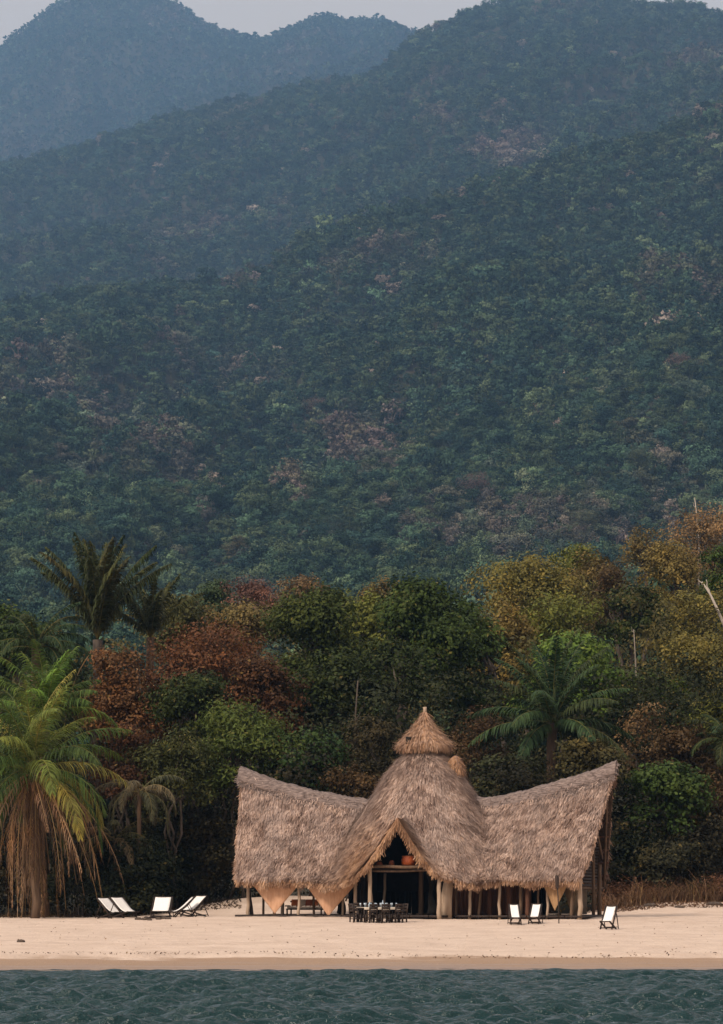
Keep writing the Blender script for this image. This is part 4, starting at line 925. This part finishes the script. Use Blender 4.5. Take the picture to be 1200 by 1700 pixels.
# dry branch lying on the roof above the door
X, Y, Z = wpos(0.25, -4.0, float(roof_z(np.array([.25]), np.array([-4.0]))[0])+.10)
mb = MB(); r_ = np.random.default_rng(2)
def rz_(a, b): return float(roof_z(np.array([a]), np.array([b]))[0])+.12
def onroof(pts): return [(a-.25, b+4.0, rz_(a, b)-rz_(.25, -4.0)) for a, b in pts]
mb.tube(onroof([(-.25, -3.3), (.1, -3.5), (.45, -3.8), (.8, -3.7), (1.15, -4.0)]), [.03, .035, .03, .025, .02], 5)
mb.tube(onroof([(.45, -3.8), (.4, -4.2), (.2, -4.5)]), [.025, .02, .015], 5); mb.tube(onroof([(.1, -3.5), (.3, -3.1), (.7, -3.0), (1.0, -3.2)]), [.025, .02, .02, .015], 5)
mb.tube(onroof([(.8, -3.7), (1.0, -3.4), (1.3, -3.5)]), [.02, .018, .012], 5)
o = mb.build('dry_branch', M['darkwood'], None, True); o.location = (X, Y, Z); o.rotation_euler = (0, 0, -TH); tag(o, 'dark dry branch lying on the thatch over the doorway', 'branch')

# sofa in the left wing
ab = a_at(508, -1.6); X, Y, Z = wpos(ab, -1.6, .12)
sofa = thing('sofa', 'long dark wooden sofa with a pale seat pad under the left wing', 'sofa', (X, Y, Z), -TH)
mb = MB(); mb.box((0, 0, .30), (2.1, .75, .08)); mb.box((0, .36, .72), (2.1, .05, .10)); bevel(mb.build('frame', M['darkwood'], sofa))
for i in range(8):
    mb = MB(); mb.box((-.95+i*.27, .37, .53), (.05, .04, .36)); mb.build('back_slat', M['darkwood'], sofa)
for sx in (-1, 1):
    for sy in (-1, 1): mb = MB(); mb.box((sx*1.0, sy*.33, .13), (.07, .07, .26)); mb.build('leg', M['darkwood'], sofa)
    mb = MB(); mb.box((sx*1.08, 0, .48), (.07, .78, .07)); mb.build('armrest', M['darkwood'], sofa)
mb = MB(); mb.box((0, -.02, .40), (2.0, .7, .11)); bevel(mb.build('seat_pad', M['pad'], sofa), .03)
for i, (dx, m_, lb) in enumerate([(-.72, 'cushion_orange', 'orange cushion at the left end of the sofa'), (-.30, 'pad', 'pale tan cushion beside the left orange cushion on the sofa'), (.12, 'cushion_rust', 'deep rust cushion in the middle of the sofa'), (.52, 'cushion_orange', 'orange cushion right of the rust cushion on the sofa'), (.85, 'pad', 'pale tan cushion at the right end of the sofa')]):
    k = 9; V = []
    for u in np.linspace(-1, 1, k):
        for v in np.linspace(-1, 1, k):
            th = .09*(1-u**4)*(1-v**4)**.7+.004; V.append((u*.20, v*.19, th))
    V = np.array(V); V = np.vstack([V, V*[1, 1, -1]]); mb = MB(); mb.add(V, np.vstack([gridfaces(k, k), gridfaces(k, k, k*k, True)]))
    o = mb.build('cushion', M[m_], None, True); x, y = L2W(ab+dx, -1.6+.18); o.location = (x, y, Z+.66); o.rotation_euler = (R(72), 0, -TH+rp.normal(0, .1)); tag(o, lb, 'cushion')

# dining table, chairs, glasses
tx, ty, tz = on_ground(628, 1531); TR = R(24)
tb = thing('dining_table', 'long dining table with a pale cloth top set on the sand before the doorway', 'table', (tx, ty, tz), TR)
TL = 2.15
mb = MB(); mb.box((0, 0, .73), (TL, .95, .05)); bevel(mb.build('table_top', M['darkwood'], tb), .008)
mb = MB(); mb.box((0, 0, .765), (TL-.1, .99, .02)); mb.box((0, -.497, .71), (TL-.1, .012, .12)); bevel(mb.build('cloth', M['dial'], tb), .004)
for sx in (-1, 1):
    for sy in (-1, 1): mb = MB(); mb.box((sx*(TL/2-.12), sy*.38, .35), (.08, .08, .71)); mb.build('leg', M['darkwood'], tb)
def dchair():
    t = thing('dining_chair', 'x', 'chair', (0, 0, 0))
    mb = MB(); mb.box((0, 0, .45), (.46, .44, .04)); bevel(mb.build('seat', M['darkwood'], t), .008)
    mb = MB()
    for z in (.62, .78, .93): mb.box((0, .225+(z-.45)*.12, z), (.42, .03, .125))
    mb.build('backrest', M['darkwood'], t)
    for sx in (-1, 1):
        mb = MB(); mb.bar((sx*.21, -.20, 0), (sx*.21, -.20, .44), .06); mb.build('leg', M['darkwood'], t)
        mb = MB(); mb.bar((sx*.21, .20, 0), (sx*.21, .20, .45), .06); mb.bar((sx*.21, .20, .45), (sx*.21, .285, .98), .055); mb.build('leg', M['darkwood'], t)
    mb = MB(); mb.box((0, -.20, .22), (.38, .03, .04)); mb.box((-.21, 0, .2), (.03, .38, .04)); mb.box((.21, 0, .2), (.03, .38, .04)); mb.build('stretcher', M['darkwood'], t)
    return t
dc = dchair(); used = False
def tloc(x, y): return tx+x*math.cos(TR)-y*math.sin(TR), ty+x*math.sin(TR)+y*math.cos(TR)
names = ['leftmost', 'middle one', 'rightmost']
ch = [(-.72+.72*i, -.72, R(180), f'dark wooden chair on the lake side of the long table, {names[i]} of three') for i in range(3)]
ch += [(-.72+.72*i, .72, 0, f'dark wooden chair on the lodge side of the long table, {names[i]} of three') for i in range(3)]
ch += [(-1.3, 0, R(90), 'dark wooden chair at the left head of the long table'), (1.3, 0, R(-90), 'dark wooden chair at the right head of the long table')]
for x, y, rz, lb in ch:
    o = dc if not used else copy_tree(dc); used = True
    X, Y = tloc(x, y); o.location = (X, Y, gz(X, Y)-.01); o.rotation_euler = (0, 0, TR+rz+rp.normal(0, .06)); o['label'] = lb; o['group'] = 'chairs round the long dining table'
gl = MB(); gl.lathe((0, 0, 0), [(0, 0), (.035, 0), (.006, .01), (.006, .09), (.035, .12), (.045, .17), (.038, .22), (.034, .22), (.04, .17), (0, .12)], 10); gme = gl.data('wine_glass', M['glass'], True)
for i in range(14):
    x = -.9+(i % 7)*.3; y = -.27 if i < 7 else .27; X, Y = tloc(x, y)
    o = link('wine_glass', gme, None, (X, Y, tz+.775)); tag(o, 'clear stemmed glass standing in the rows on the long table', 'glass', 'glasses on the long table')
for i, (x, h, lb) in enumerate([(.25, .36, 'tall clear blue-white bottle at the middle of the long table'), (-.5, .28, 'shorter pale carafe left of the bottle on the long table')]):
    X, Y = tloc(x, 0); mb = MB(); mb.lathe((0, 0, 0), [(0, 0), (.06, 0), (.065, h*.55), (.025, h*.75), (.022, h), (.0, h)], 12); o = mb.build('bottle', M['glass'], None, True); o.location = (X, Y, tz+.775); tag(o, lb, 'bottle')

# deck chairs
def deck_chair(w_, h_, label, group, long_=1.0):
    """faces -Y. h_ = height of the top rail"""
    t = thing('deck_chair', label, 'deck chair', (0, 0, 0), 0, group); x = w_/2
    top = (.52*long_, h_); foot = (-.42*long_, .02); ft = (-.62*long_, .36); rf = (.50*long_, .02)
    mb = MB()
    for s in (-1, 1): mb.bar((s*x, foot[0], foot[1]), (s*x, top[0], top[1]), .055, .07)
    mb.bar((-x, top[0], top[1]), (x, top[0], top[1]), .05, .06); mb.bar((-x, foot[0]+.05, .07), (x, foot[0]+.05, .07), .03, .05); mb.build('back_frame', M['darkwood'], t)
    mb = MB(); x2 = x-.045
    for s in (-1, 1): mb.bar((s*x2, ft[0], ft[1]), (s*x2, rf[0], rf[1]), .05, .06)
    mb.bar((-x2, ft[0], ft[1]), (x2, ft[0], ft[1]), .045); mb.bar((-x2, rf[0]-.05, .06), (x2, rf[0]-.05, .06), .03, .05); mb.build('seat_frame', M['darkwood'], t)
    mb = MB()
    for s in (-1, 1):
        mb.bar((s*(x+.04), .24*long_, .68*h_), (s*(x+.04), .58*long_, .03), .035)
    mb.bar((-x-.04, .56*long_, .10), (x+.04, .56*long_, .10), .03); mb.build('back_strut', M['darkwood'], t)
    n = 16; V = []
    for k in range(n+1):
        f = k/n; y = top[0]+(ft[0]-top[0])*f; z = top[1]+(ft[1]-top[1])*f
        sg = math.sin(math.pi*min(1, f**1.25))*.24*(.6+.4*f); y -= sg*.0; z -= sg
        for j in range(7): g = j/6; V.append((-x2*.93+2*x2*.93*g, y+.01, z-.02*math.sin(math.pi*g)))
    mb = MB(); mb.add(V, gridfaces(n+1, 7)); o = mb.build('sling', M['canvas'], t, True); s_ = o.modifiers.new('thick', 'SOLIDIFY'); s_.thickness = .012
    return t
def put(o, px, py, rz):
    if px < 400: Y = py; X = (px-600)/F*Y; Z = gz(X, Y)
    else: X, Y, Z = on_ground(px, py)
    o.location = (X, Y, Z); o.rotation_euler = (0, 0, R(rz)); return o
wide = deck_chair(1.05, 1.16, 'wide white sling deck chair, front one of the leaning pair far left on the beach', 'wide deck chairs on the left', 1.15)
put(wide, 206, 151.5, 52)
c = copy_tree(wide); put(c, 184, 152.6, 56); c['label'] = 'white sling deck chair half hidden behind its twin, leftmost on the beach'
c = copy_tree(wide); put(c, 268, 151.5, -6); c['label'] = 'wide white deck chair facing the lake, middle of the left group behind the fire ring'
c = copy_tree(wide); put(c, 320, 151.5, -52); c['label'] = 'wide white deck chair turned to the left, nearest to the lodge in the left group'
c = copy_tree(wide); put(c, 303, 150.5, -80); c['label'] = 'white deck chair seen edge-on, just left of the one nearest the lodge'
nar = deck_chair(.52, 1.02, 'narrow white deck chair, left one of the pair before the right wing', 'narrow deck chairs before the right wing')
put(nar, 855, 1535, 4)
c = copy_tree(nar); put(c, 888, 1534, -14); c['label'] = 'narrow white deck chair, right one of the pair before the right wing, turned slightly left'
c = copy_tree(nar); put(c, 1010, 1543, -20); c['label'] = 'lone narrow white deck chair nearest the water at the far right'; c.scale = (1.08, 1.08, 1.08)

# paddle planted in the sand
X, Y, Z = on_ground(928, 1533)
pd = thing('paddle', 'dark wooden paddle planted blade up in the sand before the right wing', 'paddle', (X, Y, Z))
mb = MB(); mb.tube([(0, 0, -.2), (-.03, 0, 1.0), (-.08, 0, 1.75)], [.028, .028, .03], 7); mb.build('shaft', M['darkwood'], pd, True)
mb = MB(); P = np.array([(-.08, 0, 1.70), (-.085, 0, 1.8), (-.095, 0, 2.0), (-.11, 0, 2.3), (-.12, 0, 2.42), (-.125, 0, 2.47)]); mb.tube(P, [.03, .07, .10, .10, .07, .02], 10, flat=.25); mb.build('blade', M['darkwood'], pd, True)

# fire ring : stones and logs
def rock(loc, s, label, seed, cat='stone', group=None, name='stone'):
    r_ = np.random.default_rng(seed); k, n = 7, 10; V = []
    for i in range(k):
        ph = math.pi*i/(k-1)
        for j in range(n):
            th = 2*math.pi*j/n; q = 1+.18*(r_.random()-.5)*(0 < i < k-1); V.append((s[0]*math.sin(ph)*math.cos(th)*q, s[1]*math.sin(ph)*math.sin(th)*q, s[2]*math.cos(ph)*q))
    Q = [(i*n+j, (i+1)*n+j, (i+1)*n+(j+1) % n, i*n+(j+1) % n) for i in range(k-1) for j in range(n)]
    mb = MB(); mb.add(V, Q); o = mb.build(name, M['stone'], None, True); o.location = loc; tag(o, label, cat, group); return o
STL = ['leftmost big dark stone of the fire ring', 'dark stone second from the left in the fire ring', 'small dark stone at the lake side of the fire ring', 'dark stone right of the small lake-side stone in the fire ring',
       'large dark stone second from the right in the fire ring', 'rightmost dark stone of the fire ring', 'small dark stone at the back right of the fire ring', 'small dark stone at the back left of the fire ring']
# the ring lies just before the middle chair
for i, (px, py, s) in enumerate([(229, 1527, .17), (239, 1527.5, .16), (248, 1528, .12), (263, 1526.5, .15), (272, 1525.5, .17), (279, 1526, .15), (255, 1524.8, .12), (243, 1524.5, .13)]):
    X, Y, Z = on_ground(px, py); rock((X, Y, Z+s*.25), (s*1.2, s, s*.6), STL[i], 50+i, 'stone', 'stones of the fire ring')
fx, fy, fz = on_ground(254, 1526)
for i, (az, lb) in enumerate([(10, 'charred log lying across the fire ring'), (75, 'charred log pointing at the lake in the fire ring')]):
    mb = MB(); d = np.array([math.cos(R(az)), math.sin(R(az)), 0]); mb.tube([-.45*d+[0, 0, .06+.06*i], [0, 0, .10+.07*i], .45*d+[0, 0, .08+.06*i]], [.05, .06, .045], 8); o = mb.build('log', M['darkwood'], None, True); o.location = (fx, fy, fz); tag(o, lb, 'log')
X, Y, Z = on_ground(35, 1564); rock((X, Y, Z+.03), (.17, .12, .08), 'small dark stone alone on the open sand at the left', 70)
for i, (px, py, s) in enumerate([(1080, 1504, .30), (1185, 1502, .34), (1128, 1507, .22)]):
    X, Y, Z = on_ground(px, py); rock((X, Y, Z+.02), (s*1.5, s, s*.5), ['low dark rock on the sand behind the right end of the lodge', 'low dark rock at the right edge below the dry grass', 'small dark rock between the two larger rocks below the dry grass'][i], 80+i)

# ------------------------------------------------------------------ haze
hb = MB(); hb.box((0, 4900, 1695), (6600, 11200, 3410)); hm = bpy.data.materials.new('haze_air'); hm.use_nodes = True
t = hm.node_tree; t.nodes.clear(); ou = t.nodes.new('ShaderNodeOutputMaterial'); pv = t.nodes.new('ShaderNodeVolumePrincipled')
pv.inputs['Color'].default_value = (0.30, 0.57, 1.0, 1); pv.inputs['Density'].default_value = 8.0e-5; pv.inputs['Anisotropy'].default_value = 0.0
t.links.new(pv.outputs[0], ou.inputs['Volume'])
hz = hb.build('haze', hm); tag(hz, 'thin blue evening haze filling the air', 'haze', None, 'stuff')
